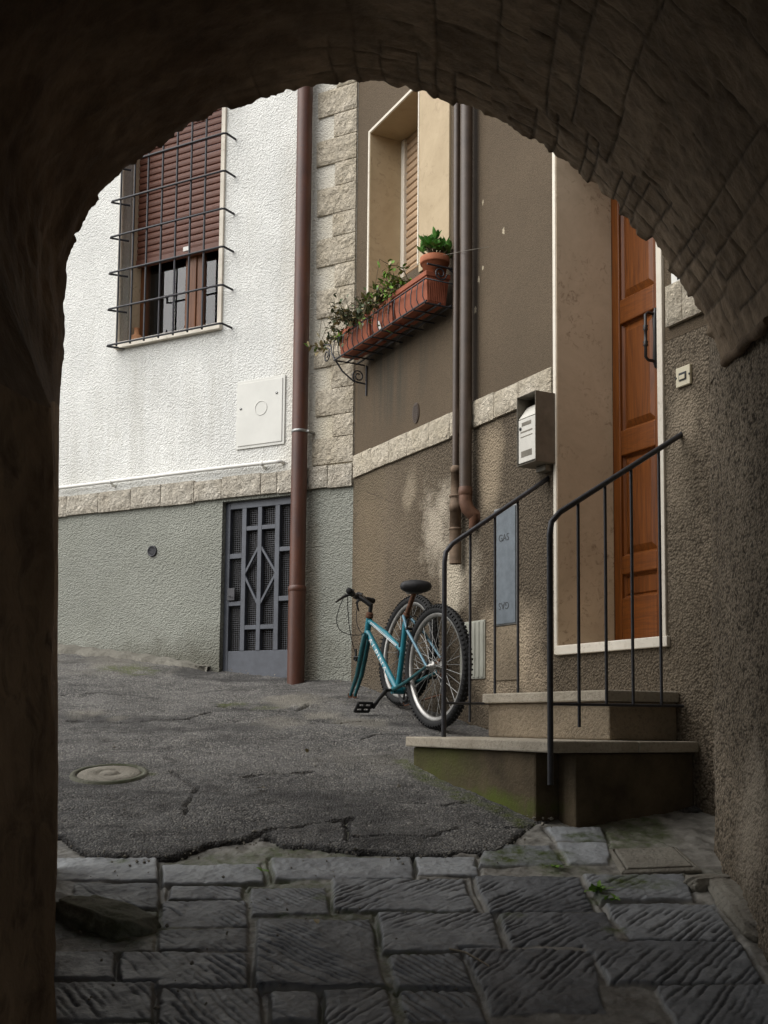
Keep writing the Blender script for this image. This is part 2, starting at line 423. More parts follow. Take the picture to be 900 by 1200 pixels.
M['pot'] = simple('pot_terracotta', (.39, .135, .065), .75, .3, 0, .25, 14, .2)
M['soil'] = simple('soil', (.035, .025, .018), .95, .1, 0, .4, 60, .8)
M['curtain'] = simple('curtain_lace', (.75, .78, .70), .9, .1, 0, .3, 60)
M['blind_cloth'] = simple('blind_cloth', (.75, .62, .44), .9, .1, 0, .15, 20)
M['vase'] = simple('vase_clay', (.45, .22, .11), .7, .3)
M['rubber'] = simple('rubber', (.014, .014, .014), .75, .3, 0, .4, 30)
M['alloy'] = simple('alloy', (.36, .35, .33), .38, .5, .7, .25, 30)
M['spoke_steel'] = simple('spoke_steel', (.32, .32, .31), .4, .5, .7)
M['black_metal'] = simple('black_metal', (.018, .018, .018), .4, .5, .2)
def bike_paint():
    k = NT('teal_paint', .32, .5); n = k.noise(24, 6, .7)
    k.color(k.mix(k.ramp(n, (.58, 0.0), (.72, .8)), (.012, .165, .215), (.02, .045, .05))); return k.m
M['teal'] = bike_paint()
M['teal_dark'] = simple('teal_dark', (.008, .075, .085), .35, .5, 0, .4, 20)
M['blue_stay'] = simple('blue_stay', (.09, .19, .25), .35, .5, .2)
M['decal'] = simple('decal_white', (.62, .66, .66), .5, .4)
M['saddle'] = simple('saddle_vinyl', (.013, .012, .013), .55, .4, 0, .4, 40, .3)
M['rust'] = simple('rust', (.12, .055, .03), .8, .3, 0, .4, 60)
M['zinc'] = simple('zinc_band', (.30, .30, .29), .4, .5, .6)
def leafm(name, a, b):
    k = NT(name, .5, .4); inf = k.n('ShaderNodeObjectInfo')
    k.color(k.mix(k.ramp(k.noise(30, 3), (.35, 0.0), (.65, 1.0)), a, b))
    k.b.inputs['Transmission Weight'].default_value = 0
    return k.m
M['leaf_dark'] = leafm('leaf_dark', (.03, .045, .02), (.08, .11, .035))
M['leaf_bright'] = leafm('leaf_bright', (.09, .20, .02), (.20, .36, .05))
M['leaf_succulent'] = leafm('leaf_succulent', (.055, .17, .03), (.14, .32, .06))
M['leaf_dry'] = leafm('leaf_dry', (.20, .15, .07), (.33, .27, .12))
M['stem'] = simple('stem', (.09, .075, .04), .8, .2)
M['twig'] = simple('twig', (.36, .31, .23), .8, .2)
def glass_mat():
    k = NT('window_glass', .04, .5); out = k.t.nodes['Material Output']
    g = k.n('ShaderNodeBsdfGlossy'); g.inputs['Roughness'].default_value = .02; g.inputs['Color'].default_value = (.9, .9, .9, 1)
    tr = k.n('ShaderNodeBsdfTransparent'); tr.inputs['Color'].default_value = (.93, .94, .92, 1)
    fr = k.n('ShaderNodeFresnel'); fr.inputs['IOR'].default_value = 1.6
    mx = k.n('ShaderNodeMixShader'); k.L(k.math('MULTIPLY', fr.outputs[0], 1.1, clamp=True), mx.inputs[0]); k.L(tr.outputs[0], mx.inputs[1]); k.L(g.outputs[0], mx.inputs[2])
    k.L(mx.outputs[0], out.inputs[0]); return k.m
M['glass'] = glass_mat()

# --- ground
def paving_mat():
    k = NT('sandstone_paving', .6, .4); t = k.attr()
    n = k.noise(12, 7, .65); g = k.noise(150, 4, .6)
    cc = k.mix(t[0], (.062, .068, .077), (.37, .385, .395))
    cc = k.mix(k.ramp(n, (.42, 0.0), (.75, .5)), cc, (.07, .07, .073))
    cc = k.mix(k.ramp(g, (.62, 0.0), (.78, .35)), cc, (.25, .245, .23))
    mort = k.mix(k.ramp(n, (.35, 0.0), (.65, 1.0)), (.12, .113, .10), (.31, .295, .26))
    cc = k.mix(t[2], cc, mort)
    cc = k.mix(k.math('MULTIPLY', t[1], k.ramp(k.noise(28, 6, .7), (.4, .2), (.62, 1.0))), cc, (.06, .085, .018))
    k.color(cc); k.rough(k.ramp(n, (.3, .30), (.7, .6)))
    k.bump(k.math('ADD', g, n), .45, .004); return k.m
M['paving'] = paving_mat()
def asphalt_mat():
    k = NT('asphalt', .75, .4); t = k.attr()
    ag = k.voro(130, 'F1', out='Color'); sp = k.n('ShaderNodeSeparateColor'); k.L(ag, sp.inputs[0])
    d = k.voro(130); n = k.noise(2.2, 7, .65, .5); n2 = k.noise(9, 6, .65)
    cc = k.mix(k.ramp(n, (.3, 0.0), (.7, 1.0)), (.054, .052, .050), (.158, .152, .143))
    cc = k.mix(k.ramp(sp.outputs[0], (.55, 0.0), (1.0, .75)), cc, (.38, .36, .32))
    cc = k.mix(k.ramp(n2, (.52, 0.0), (.72, .65)), cc, (.038, .035, .032))
    n3 = k.noise(1.0, 6, .7, .6, k.map((1.1, 2.6, 1.0)))
    cc = k.mix(k.ramp(n3, (.48, 0.0), (.62, .8)), cc, (.045, .042, .04))
    cc = k.mix(k.ramp(n3, (.3, .4), (.42, 0.0)), cc, (.24, .222, .19))
    cc = k.mix(t[2], cc, (.30, .275, .22))
    cc = k.mix(t[0], cc, (.018, .016, .014))
    cc = k.mix(k.math('MULTIPLY', t[1], k.ramp(k.noise(26, 6, .7), (.38, .1), (.6, 1.0))), cc, (.085, .10, .022))
    k.color(cc); k.rough(k.ramp(n2, (.3, .5), (.65, .85)))
    k.bump(k.math('SUBTRACT', k.noise(70, 6, .75), d), 1.0, .012); return k.m
M['asphalt'] = asphalt_mat()
M['concrete'] = stone_mat('old_concrete', (.21, .19, .155), (.31, .29, .24), .006, 60, .7, 0)
M['dirty_concrete'] = stone_mat('dirty_concrete', (.12, .112, .092), (.20, .19, .16), .006, 40, .7)
M['mossy_stone'] = stone_mat('mossy_stone', (.055, .062, .03), (.19, .185, .15), .01, 12, .8)
M['kerb_mat'] = stone_mat('kerb_stone', (.085, .095, .05), (.30, .295, .25), .008, 26, .8, 0)
M['earth'] = simple('earth', (.09, .085, .075), .95, .1, 0, .3, 4)

# ------------------------------------------------------------------ THE GROUND
# paving stones: (top-left x, top-right x, top y, bottom-left x, bottom-right x, bottom y, groove angle, smooth?)
ST = [
 (60,184,1005,60,184,1030,.2,1),(189,306,1011,188,308,1032,.1,1),(318,482,1004,320,484,1029,.1,1),(486,556,1003,488,560,1024,0,1),
 (570,645,990,560,662,1013,0,1),(652,712,988,668,716,1012,.2,1),(640,705,968,650,712,984,.1,1),
 (84,184,1033,86,186,1064,.5,0),(199,283,1035,196,283,1051,.2,0),(293,380,1038,293,386,1071,.3,0),(389,545,1030,390,560,1066,-.35,0),
 (556,680,1025,572,697,1066,-.3,0),(684,800,1024,704,815,1054,-.2,0),
 (191,287,1054,190,288,1084,.35,0),(186,288,1087,184,289,1110,.3,0),(299,432,1076,299,452,1154,.25,0),
 (441,575,1068,448,590,1114,-.4,0),(583,712,1069,600,725,1108,-.35,0),(708,840,1057,736,862,1099,-.45,0),
 (60,136,1114,60,136,1146,.45,0),(143,289,1113,140,290,1152,.5,0),(456,540,1118,466,556,1158,.5,0),
 (543,690,1112,578,712,1186,-.6,0),(678,866,1101,715,896,1151,-.55,0),
 (60,178,1149,60,176,1192,.55,0),(187,302,1156,183,310,1214,.6,0),(316,370,1160,318,374,1192,.3,0),(377,452,1157,382,466,1214,-.5,0),
 (468,556,1161,476,574,1196,.5,0),(770,905,1155,800,960,1225,-.6,0),(318,372,1196,320,374,1230,.2,0),
]
quads = []
for (a, b, y0, c, d, y1, ga, sm_) in ST:
    q = [at_ground(a, y0), at_ground(b, y0), at_ground(d, y1), at_ground(c, y1)]
    quads.append(([(p.x, p.y) for p in q], ga, sm_))
yb = at_ground(450, 1212).y                         # more rows of the same stones towards and behind the viewer
yy = yb
while yy > -3.2:
    rh = random.uniform(.16, .26); x = -1.25+random.uniform(-.2, 0)
    while x < 1.3:
        w = random.uniform(.22, .46)
        quads.append(([(x, yy-.008), (x+w-.016, yy-.008), (x+w-.016, yy-rh+.008), (x, yy-rh+.008)], random.uniform(-.6, .6), 0)); x += w
    yy -= rh

def paving_grid(name, x0, x1, y0, y1, step, fine=True):
    xs = np.arange(x0, x1, step); ys = np.arange(y0, y1, step)
    X, Y = np.meshgrid(xs, ys)
    wx = X + fbm(X*7, Y*7, 3, 3)*.012; wy = Y + fbm(X*7, Y*7, 5, 3)*.012
    Z = SL*Y + fbm(X*3, Y*3, 9, 4)*.012 - .009 + fbm(X*25, Y*25, 19, 4)*.007
    tone = np.zeros(X.shape); moss = np.zeros(X.shape); mort = np.ones(X.shape); dk = np.zeros(X.shape)
    r = random.Random(5)
    for q, ga, sm_ in quads:
        qx = [p[0] for p in q]; qy = [p[1] for p in q]
        hgt = r.uniform(-.004, .004); tn = r.uniform(.0, .9); tlx = r.uniform(-.015, .015); tly = r.uniform(-.015, .015)
        ph = r.uniform(0, 6); sp = r.uniform(.019, .025)
        if max(qy) < y0-.05 or min(qy) > y1+.05: continue
        i0 = max(0, int((min(qx)-.05-x0)/step)); i1 = min(len(xs), int((max(qx)+.05-x0)/step)+1)
        j0 = max(0, int((min(qy)-.05-y0)/step)); j1 = min(len(ys), int((max(qy)+.05-y0)/step)+1)
        if i1 <= i0 or j1 <= j0: continue
        S = np.s_[j0:j1, i0:i1]
        d = quad_sd(wx[S], wy[S], q) + .004
        ins = sstep(0, .009, d)
        cx, cy = sum(qx)/4, sum(qy)/4
        gg = math.copysign(.62+.62*abs(ga), ga); u = (X[S]-cx)*math.sin(gg) + (Y[S]-cy)*math.cos(gg)
        u = u + fbm(X[S]*6, Y[S]*6, 31, 3)*.012 + fbm(X[S]*22, Y[S]*22, 33, 3)*.005
        wear = sstep(-.35, .25, fbm(X[S]*6+cx*9, Y[S]*6, 41, 5)); u = u*(1+.12*fbm(X[S]*2, Y[S]*2, 45, 2))
        ku = np.floor(u/sp); fr_ = u/sp-ku
        jt = (_h(ku, ku*0+int(cx*1000), 3)-.5)*.35; dpt = .45+.75*_h(ku, ku*0+int(cy*1000), 5)
        v_ = X[S]*math.cos(gg) - Y[S]*math.sin(gg)
        brk = sstep(.22, .42, vnoise(v_*9+ku*3.7, ku*1.3, 37))
        g = 1-np.exp(-(np.abs(fr_-.5-jt)*sp/.0036)**1.6)*dpt*brk
        gr = (g-1)*(.0015 if sm_ else .0075)*wear
        top = SL*Y[S] + .001 + hgt + tlx*(X[S]-cx) + tly*(Y[S]-cy) + gr + fbm(X[S]*20, Y[S]*20, 51, 4)*.004 + fbm(X[S]*70, Y[S]*70, 53, 2)*.002 - .004*np.exp(-np.clip(d, 0, 1)/.010)
        Z[S] = Z[S]*(1-ins) + top*ins
        tone[S] = np.maximum(tone[S], ins*np.clip(.12+tn*(.5)+.25*(fbm(X[S]*8, Y[S]*8, 61)+.4) + (0.3 if sm_ else (g-.9)*1.3*wear), 0, 1))
        mort[S] = np.minimum(mort[S], 1-ins)
        cw = np.exp(-((d+.004)/.006)**2)*sstep(.35, .62, vnoise(X[S]*5, Y[S]*5, 43)); Z[S] -= .012*cw; tone[S] *= 1-.9*cw
    for (px, py, rr) in ((605, 1000, .16), (640, 1003, .14), (690, 980, .1), (650, 1015, .14), (745, 1035, .16), (590, 1008, .1), (700, 1050, .06), (330, 1072, .05), (310, 1008, .06), (250, 1004, .09), (598, 1072, .05), (380, 1050, .05), (720, 1090, .05), (140, 1010, .05)):
        p = at_ground(px, py); moss = np.maximum(moss, sstep(1.0, .3, np.hypot(X-p.x, (Y-p.y)*1.3)/rr + fbm(X*14, Y*14, 71)*.5))
    moss = np.maximum(moss, mort*sstep(-.05, .35, fbm(X*2.3, Y*2.3, 77, 3))*.9)
    P = np.stack([X, Y, Z], -1)
    return grid_obj(name, P, M['paving'], attr=np.stack([tone, moss, mort], -1))
tag(paving_grid('paving', -1.3, 1.45, 2.3, 4.8, .0044), kind='structure')
tag(paving_grid('paving', -1.3, 1.34, -3.2, 2.3, .02), kind='structure')

edge_px = [(-60,975),(40,976),(77,983),(107,1000),(175,1008),(215,1001),(250,989),(315,985),(328,995),(390,998),(450,1000),(500,1002),(550,997),(585,1000),(605,985),(625,968),(660,955),(700,950),(860,948)]
edge = [at_ground(*p) for p in edge_px]
def road():
    st = .0125
    xs = np.arange(-3.6, 1.6, st); ys = np.arange(3.7, 9.6, st)
    X, Y = np.meshgrid(xs, ys)
    ey = np.interp(X, [p.x for p in edge], [p.y for p in edge]) + fbm(X*7, X*0+3, 5, 6, .65)*.06
    d = Y-ey
    Z = SL*Y + .006 + fbm(X*1.3, Y*1.3, 13, 4)*.022 + fbm(X*5, Y*5, 15, 5)*.013 + fbm(X*40, Y*40, 17, 3)*.005
    dip = FW.P(FW.at(290, 790)[0], .25, 0)
    Z -= .045*np.exp(-((X-dip.x)**2+(Y-dip.y)**2)/.5)
    Z -= .022*np.exp(-np.clip(d, 0, 9)/.010); Z[d < 0] -= .05
    dc = at_ground(128, 909); wd_ = sstep(.34, .18, np.hypot(X-dc.x, Y-dc.y)); Z = Z*(1-wd_) + (SL*Y+.004)*wd_
    crack = np.zeros(X.shape); moss = np.zeros(X.shape); pale = np.zeros(X.shape)
    crk = [([(283,915),(300,911),(335,912),(367,907)], .011), ([(250,1003),(315,977),(345,972),(400,968),(412,962)], .013), ([(255,829),(290,836),(325,838),(352,834),(362,826)], .012),
           ([(80,846),(150,848),(215,845),(245,838)], .01), ([(405,990),(450,986),(505,985),(540,975)], .008), ([(480,945),(520,947),(545,941)], .008), ([(75,815),(120,813),(170,820)], .008),
           ([(425,868),(450,860),(480,863)], .007), ([(200,905),(230,925),(215,960)], .005), ([(560,965),(590,972),(615,968)], .009), ([(365,846),(395,850),(440,846)], .009), ([(405,968),(407,985),(405,992)], .009)]
    wx = X + fbm(X*12, Y*12, 25, 3)*.02; wy = Y + fbm(X*12, Y*12, 27, 3)*.03
    for pts, w in crk:
        c = [at_ground(*p) for p in pts]
        dd = seg_dist(wx, wy, [(p.x, p.y) for p in c])
        k = sstep(w*1.3, w*.5, dd); crack = np.maximum(crack, k); Z -= .03*k
        near = np.exp(-dd/.05)*.012*(fbm(X*3, Y*3, 29)+.5); Z += near
    crack = np.maximum(crack, sstep(.022, .006, np.abs(d)))
    # old repair patches
    for (pts, k) in (([(290,845),(420,832),(430,868),(300,872)], .5),):
        q = [at_ground(*p) for p in pts]; sd = quad_sd(wx, wy, [(p.x, p.y) for p in q])
    for (px, py, rr, a) in ((395,812,.35,.0), (340,822,.28,.55), (385,840,.2,.5), (150,775,.5,.35), (100,838,.13,.5), (420,846,.22,.45), (330,850,.2,.3), (140,842,.1,.35), (450,890,.3,.2)):
        p = at_ground(px, py); pale = np.maximum(pale, a*sstep(1.1, .2, np.hypot(X-p.x, (Y-p.y)*1.0)/rr + fbm(X*9, Y*5, 81, 5)*.9))
    for (px, py, rr) in ((270,826,.13), (130,905,.14), (165,906,.1), (150,784,.25), (310,832,.1), (540,935,.1), (510,912,.08)):
        p = at_ground(px, py); moss = np.maximum(moss, sstep(1.0, .2, np.hypot(X-p.x, Y-p.y)/rr + fbm(X*12, Y*12, 83)*.7))
    m0 = [at_ground(470, 890), at_ground(500, 912), at_ground(560, 940), at_ground(628, 972)]
    moss = np.maximum(moss, sstep(.055, .01, seg_dist(wx, wy, [(p.x, p.y) for p in m0])))
    tag(grid_obj('road', np.stack([X, Y, Z], -1), M['asphalt'], mask=(d > -.03), attr=np.stack([crack*.9, moss, pale], -1)), kind='structure')
road()
g = MB(); g.add([(-60,-40,SL*-40-.09),(60,-40,SL*-40-.09),(60,60,SL*60-.09),(-60,60,SL*60-.09)], [(0,1,2,3)])
tag(g.build('ground', M['earth']), kind='structure')

# ------------------------------------------------------------------ THE ARCHWAY
YA = 3.9
ap = [(70,480),(73,420),(76,340),(80,300),(87,278),(100,250),(130,215),(170,181),(215,152),(250,132),(280,120),(325,106),(380,96),(430,95),(450,97),(487,104),(530,117),(570,132),(625,161),(652,180),(682,202),(702,220),(722,242),(750,268),(775,300),(795,326),(825,371),(852,428)]
prof = np.array([[at_y(x, y, YA).x, at_y(x, y, YA).z] for x, y in ap])
sl = np.concatenate([[0], np.cumsum(np.hypot(*np.diff(prof, axis=0).T))]); ST_ = sl[-1]
NS = 460
sg = np.linspace(0, ST_, NS); PX = np.interp(sg, sl, prof[:, 0]); PZ = np.interp(sg, sl, prof[:, 1])
ker = np.ones(9)/9
PX[6:-6] = np.convolve(PX, ker, 'same')[6:-6]; PZ[6:-6] = np.convolve(PZ, ker, 'same')[6:-6]
sap = sg[np.argmax(PZ)]
XLt = lambda Y: np.interp(Y, [-3, 2.0, 2.65, 3.25, YA], [-.78, at_y(52, 420, 2.65).x, at_y(62, 420, 2.65).x, (prof[0, 0]+at_y(60, 420, 2.65).x)/2-.02, prof[0, 0]])
xlb = at_y(76, 1190, 2.65).x
XLb = lambda Y: np.interp(Y, [-3, 2.0, 2.65, 3.25, YA], [xlb, xlb, xlb, xlb*3.25/2.65-.03, xlb*YA/2.65-.03])
def section(S, Y):
    dY = YA-Y
    x0 = np.interp(S, sg, PX); z0 = np.interp(S, sg, PZ)
    x = x0-.07*dY; z = z0-.10*np.minimum(dY, 2.5)
    wl = np.clip(1-S/sap, 0, 1)**2.5
    x = x + (XLt(Y)-(PX[0]-.07*dY))*wl
    z = z - .22*sstep(0, 1.4, dY)*wl
    return x, z
ys = np.concatenate([np.arange(1.6, YA+.001, .0105)])
YB = -0.9  # unseen back end of the passage, shortened to let light in
ysb = np.arange(YB, 1.62, .12)
# courses of stone along the vault
rr = random.Random(3)
rows = [0]
while rows[-1] < ST_: rows.append(rows[-1]+rr.choice([.06, .075, .09, .11, .13, .16]))
rows = np.array(rows)
def course(S, Y, rows, j0, lo, hi, sd):
    wS = S + fbm(S*1.6, Y*1.6, 91+sd, 2)*.05; wY = Y + fbm(S*2.5, Y*2.5, 93+sd, 2)*.035
    r = np.clip(np.searchsorted(rows, wS, 'right')-1, 0, len(rows)-2)
    wk = np.where(_h(np.arange(len(rows)), np.zeros(len(rows)), 21+sd) > .4, 0, .02)
    d = np.minimum(wS-rows[r]+wk[r], rows[r+1]-wS+wk[r+1]); idv = np.zeros(S.shape); off = np.zeros(S.shape)
    for k in range(len(rows)-1):
        m = r == k
        if not m.any(): continue
        q = random.Random(100+k+sd); js = [j0+q.uniform(0, .04)]
        while js[-1] > -4: js.append(js[-1]-q.uniform(lo, hi))
        js = np.array(js[::-1]); yk = wY[m]
        c = np.clip(np.searchsorted(js, yk, 'right')-1, 0, len(js)-2)
        d[m] = np.minimum(d[m], np.minimum(yk-js[c], js[c+1]-yk))
        idv[m] = _h(np.full(c.shape, k), c, 7+sd); off[m] = _h(c, np.full(c.shape, k), 9+sd)-.5
    return d, idv, off
def mkrows(sizes, sd):
    q = random.Random(sd); r = [0]
    while r[-1] < ST_+.1: r.append(r[-1]+q.choice(sizes))
    return np.array(r)
rowsA = mkrows([.05, .06, .07, .085, .10, .12], 3); rowsB = mkrows([.08, .10, .13, .16, .21], 5)
def blocks(S, Y):
    A = course(S, Y, rowsA, YA+.02, .08, .17, 0); B_ = course(S, Y, rowsB, YA-.20, .14, .4, 50)
    lim = .34 + fbm(S*4, S*0, 171, 3)*.22
    m = (YA-Y) < lim; jd = np.abs(YA-Y-lim)
    return np.where(m, A[0], B_[0]), np.where(m, A[1], B_[1]), np.where(m, A[2], B_[2])
def vault(yv, name, parent, hi):
    S, Y = np.meshgrid(sg if hi else sg[::6], yv)
    d, idv, off = blocks(S, Y)
    rt = sstep(.42, .6, S/ST_ + fbm(S*2, Y*2, 95)*.05 + .10*sstep(.35, .0, YA-Y))   # stonework shows on the right, plaster on the left
    lf = 1-rt
    bl = sstep(0, .009, d)
    disp = rt*((bl-1)*.0045 + off*.0035*bl + fbm(S*14, Y*14, 97, 5)*.007 + fbm(S*45, Y*45, 101, 3)*.003) + lf*(fbm(S*1.8, Y*1.8, 98, 5)*.05 + fbm(S*9, Y*9, 99, 4)*.012)
    disp += fbm(S*1.2, Y*.8, 96, 3)*.02*sstep(0, .5, YA-Y)
    disp *= sstep(0, .25, S)*sstep(0, .10, ST_-S)
    x, z = section(S, Y)
    tx = np.gradient(x, axis=1); tz = np.gradient(z, axis=1); L = np.hypot(tx, tz)+1e-9
    nx, nz = tz/L, -tx/L                            # into the passage
    # the last ring is ragged: each block ends at its own depth
    fade = sstep(0, .08, YA-Y)
    x = x + nx*disp*(.35+.65*fade); z = z + nz*disp*(.35+.65*fade)
    Yo = Y + (1-sstep(0, .12, YA-Y))*(off*.03)*(.3+.7*rt)
    jag = (1-sstep(0, .03, YA-Y))
    a = ((off+.1)*.012*np.where(S/ST_ > .15, 1, .3) + fbm(S*30, S*0, 133, 3)*.016)*(1-sstep(0, .03, YA-Y))*sstep(0, .3, S)*np.where(S/ST_ > .15, 1, .3); x = x+nx*a; z = z+nz*a
    P = np.stack([x, Yo, z], -1)
    joint = rt*(1-sstep(.001, .008, d))*(.4+.6*vnoise(S*5, Y*5, 131))
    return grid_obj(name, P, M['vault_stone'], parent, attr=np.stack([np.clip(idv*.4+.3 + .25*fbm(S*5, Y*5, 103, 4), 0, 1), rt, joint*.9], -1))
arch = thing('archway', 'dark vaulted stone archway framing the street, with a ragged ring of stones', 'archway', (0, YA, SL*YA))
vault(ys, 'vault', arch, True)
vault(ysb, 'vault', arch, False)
# left pier wall
def left_wall(yv, hz, nm):
    T = np.linspace(0, 1, hz); Yg, Tg = np.meshgrid(yv, T, indexing='ij')
    xt, zt = section(np.zeros(Yg.shape), Yg)
    zb = SL*Yg-.15
    z = zb + (zt-zb)*Tg
    xb = XLb(Yg); x = xb + (xt-xb)*Tg
    amp = sstep(YA, YA-.3, Yg)
    x = x + ((fbm(Yg*1.6, z*1.6, 111, 5)*.02 + fbm(Yg*8, z*8, 113, 4)*.010)*(.25+.75*amp) - .006)*(1-Tg**8)
    return grid_obj(nm, np.stack([x, Yg, z], -1), M['old_plaster'], arch)
left_wall(ys[::2], 220, 'side_wall'); left_wall(ysb, 30, 'side_wall')
# right wall, rough plaster, running on to the corner by the door
Ew = FB.at(836, 700)[0]; pe = FB.P(Ew, 0, 0)
b1 = at_ground(840, 992); b2 = at_ground(900, 1094)
def XR(Y):
    sl_ = (b1.x-b2.x)/(b1.y-b2.y)
    return np.interp(Y, [-3, b2.y, b1.y, b1.y+.15, pe.y], [b2.x+sl_*(-3-b2.y), b2.x, b1.x, b1.x+.05, pe.x+.01])
yr = np.concatenate([np.arange(1.6, pe.y+.005, .010), [pe.y+.02]])
def right_wall(yv, hz, nm, amp=1.0):
    T = np.linspace(0, 1, hz); Yg, Tg = np.meshgrid(yv, T, indexing='ij')
    zt_in = section(np.full(Yg.shape, ST_), np.minimum(Yg, YA))[1] + .02
    zt = zt_in
    zb = SL*Yg-.12
    if nm == 'side_wall' and hz > 100:               # constant spacing low down, taller part only beyond the arch
        z = zb + (zt-zb)*Tg
    else: z = zb + (zt-zb)*Tg
    xr, _ = section(np.full(Yg.shape, ST_), np.minimum(Yg, YA))
    x = XR(Yg)
    k = np.clip((z-zb)/(zt_in-zb), 0, 1); w_ = k**2*sstep(YA+.1, YA-.5, Yg); x = x*(1-w_) + np.maximum(xr+.012, XR(Yg)-.05)*w_
    fo = sstep(.35, .0, z-SL*Yg)*.03*sstep(4.4, 3.8, Yg)                 # spreads a little at the foot
    x = x - amp*(fbm(Yg*2.2, z*2.2, 121, 4)*.014 + fbm(Yg*16, z*16, 123, 4)*.010 + fbm(Yg*55, z*55, 125, 2)*.004) - fo*(1+fbm(Yg*5, z*3, 127))
    return grid_obj(nm, np.stack([x, Yg, z], -1), M['roughcast'], arch)
right_wall(yr, 330, 'side_wall'); right_wall(ysb, 30, 'side_wall')
zs_ = float(section(np.array([ST_]), np.array([YA]))[1][0])
s_ = MB(); n_ = 12
yy_ = np.linspace(YA+.03, pe.y+.02, n_)
s_.add([(float(XR(y)), float(y), zs_+.015) for y in yy_]+[(float(XR(y)), float(y), 4.4) for y in yy_], [(i, i+1, n_+i+1, n_+i) for i in range(n_-1)])
s_.build('side_wall', M['roughcast'], arch)
# moulding at the springing on the right, unseen street front added to block light
mo = MB(); pts = []
for k in range(9):
    y = YA-.02-k*.07; x, z = section(np.array([ST_]), np.array([y])); pts.append((float(x[0])-.012, y, float(z[0])+.004+.006*math.sin(k*1.7)))
mo.tube(pts, [.017+.003*math.sin(k*2.1) for k in range(9)], 8); mo.build('moulding', M['vault_stone'], arch)
fa = MB()
top = 3.9; vs = []; n = 60  # unseen front and roof slab, cut low so more light reaches the street
ii = np.linspace(0, NS-1, n).astype(int)
tg = np.stack([np.gradient(PX), np.gradient(PZ)], -1); tg /= np.linalg.norm(tg, axis=1)[:, None]
for i in ii: vs.append((PX[i]-tg[i, 1]*.06, YA+.03, PZ[i]+tg[i, 0]*.06))
for i in ii: vs.append((PX[i]-tg[i, 1]*.06, YA+.03, top))
fa.add(vs, [(i, i+1, n+i+1, n+i) for i in range(n-1)])
fa.hexa([(-6, YA, -1), (PX[0]-.07, YA, -1), (PX[0]-.07, YA+.03, -1), (-6, YA+.03, -1), (-6, YA, top), (PX[0]-.07, YA, top), (PX[0]-.07, YA+.03, top), (-6, YA+.03, top)])
fa.hexa([(PX[-1]+.04, YA, PZ[-1]-.2), (2.2, YA, PZ[-1]-.2), (2.2, YA+.03, PZ[-1]-.2), (PX[-1]+.04, YA+.03, PZ[-1]-.2), (PX[-1]+.04, YA, top), (2.2, YA, top), (2.2, YA+.03, top), (PX[-1]+.04, YA+.03, top)])
fa.hexa([(-6, YB, top), (2.4, YB, top), (2.4, YA, top), (-6, YA, top), (-6, YB, top+.1), (2.4, YB, top+.1), (2.4, YA+.03, top+.1), (-6, YA+.03, top+.1)])
fa.build('street_front', M['brown_stucco'], arch)

# ------------------------------------------------------------------ walls with openings
def wall_cells(mb, fr, u0, u1, z0, z1, holes, n0=-.34, n1=0.0):
    us = sorted({u0, u1} | {max(u0, min(u1, h[k])) for h in holes for k in (0, 1)})
    zs = sorted({z0, z1} | {max(z0, min(z1, h[k])) for h in holes for k in (2, 3)})
    faces = {}
    vid = {}
    def V(u, n, z):
        key = (round(u, 5), round(n, 5), round(z, 5))
        if key not in vid: vid[key] = len(vl); vl.append(fr.P(u, n, z))
        return vid[key]
    vl = []; fl = []
    solid = lambda i, j: 0 <= i < len(us)-1 and 0 <= j < len(zs)-1 and not any(h[0] < (us[i]+us[i+1])/2 < h[1] and h[2] < (zs[j]+zs[j+1])/2 < h[3] for h in holes)
    for i in range(len(us)-1):
        for j in range(len(zs)-1):
            if not solid(i, j): continue
            a, b, c, d = us[i], us[i+1], zs[j], zs[j+1]
            fl.append((V(a, n1, c), V(b, n1, c), V(b, n1, d), V(a, n1, d)))
            fl.append((V(a, n0, c), V(a, n0, d), V(b, n0, d), V(b, n0, c)))
            if not solid(i-1, j): fl.append((V(a, n0, c), V(a, n1, c), V(a, n1, d), V(a, n0, d)))
            if not solid(i+1, j): fl.append((V(b, n1, c), V(b, n0, c), V(b, n0, d), V(b, n1, d)))
            if not solid(i, j-1): fl.append((V(a, n0, c), V(b, n0, c), V(b, n1, c), V(a, n1, c)))
            if not solid(i, j+1): fl.append((V(a, n1, d), V(b, n1, d), V(b, n0, d), V(a, n0, d)))
    mb.add(vl, fl)

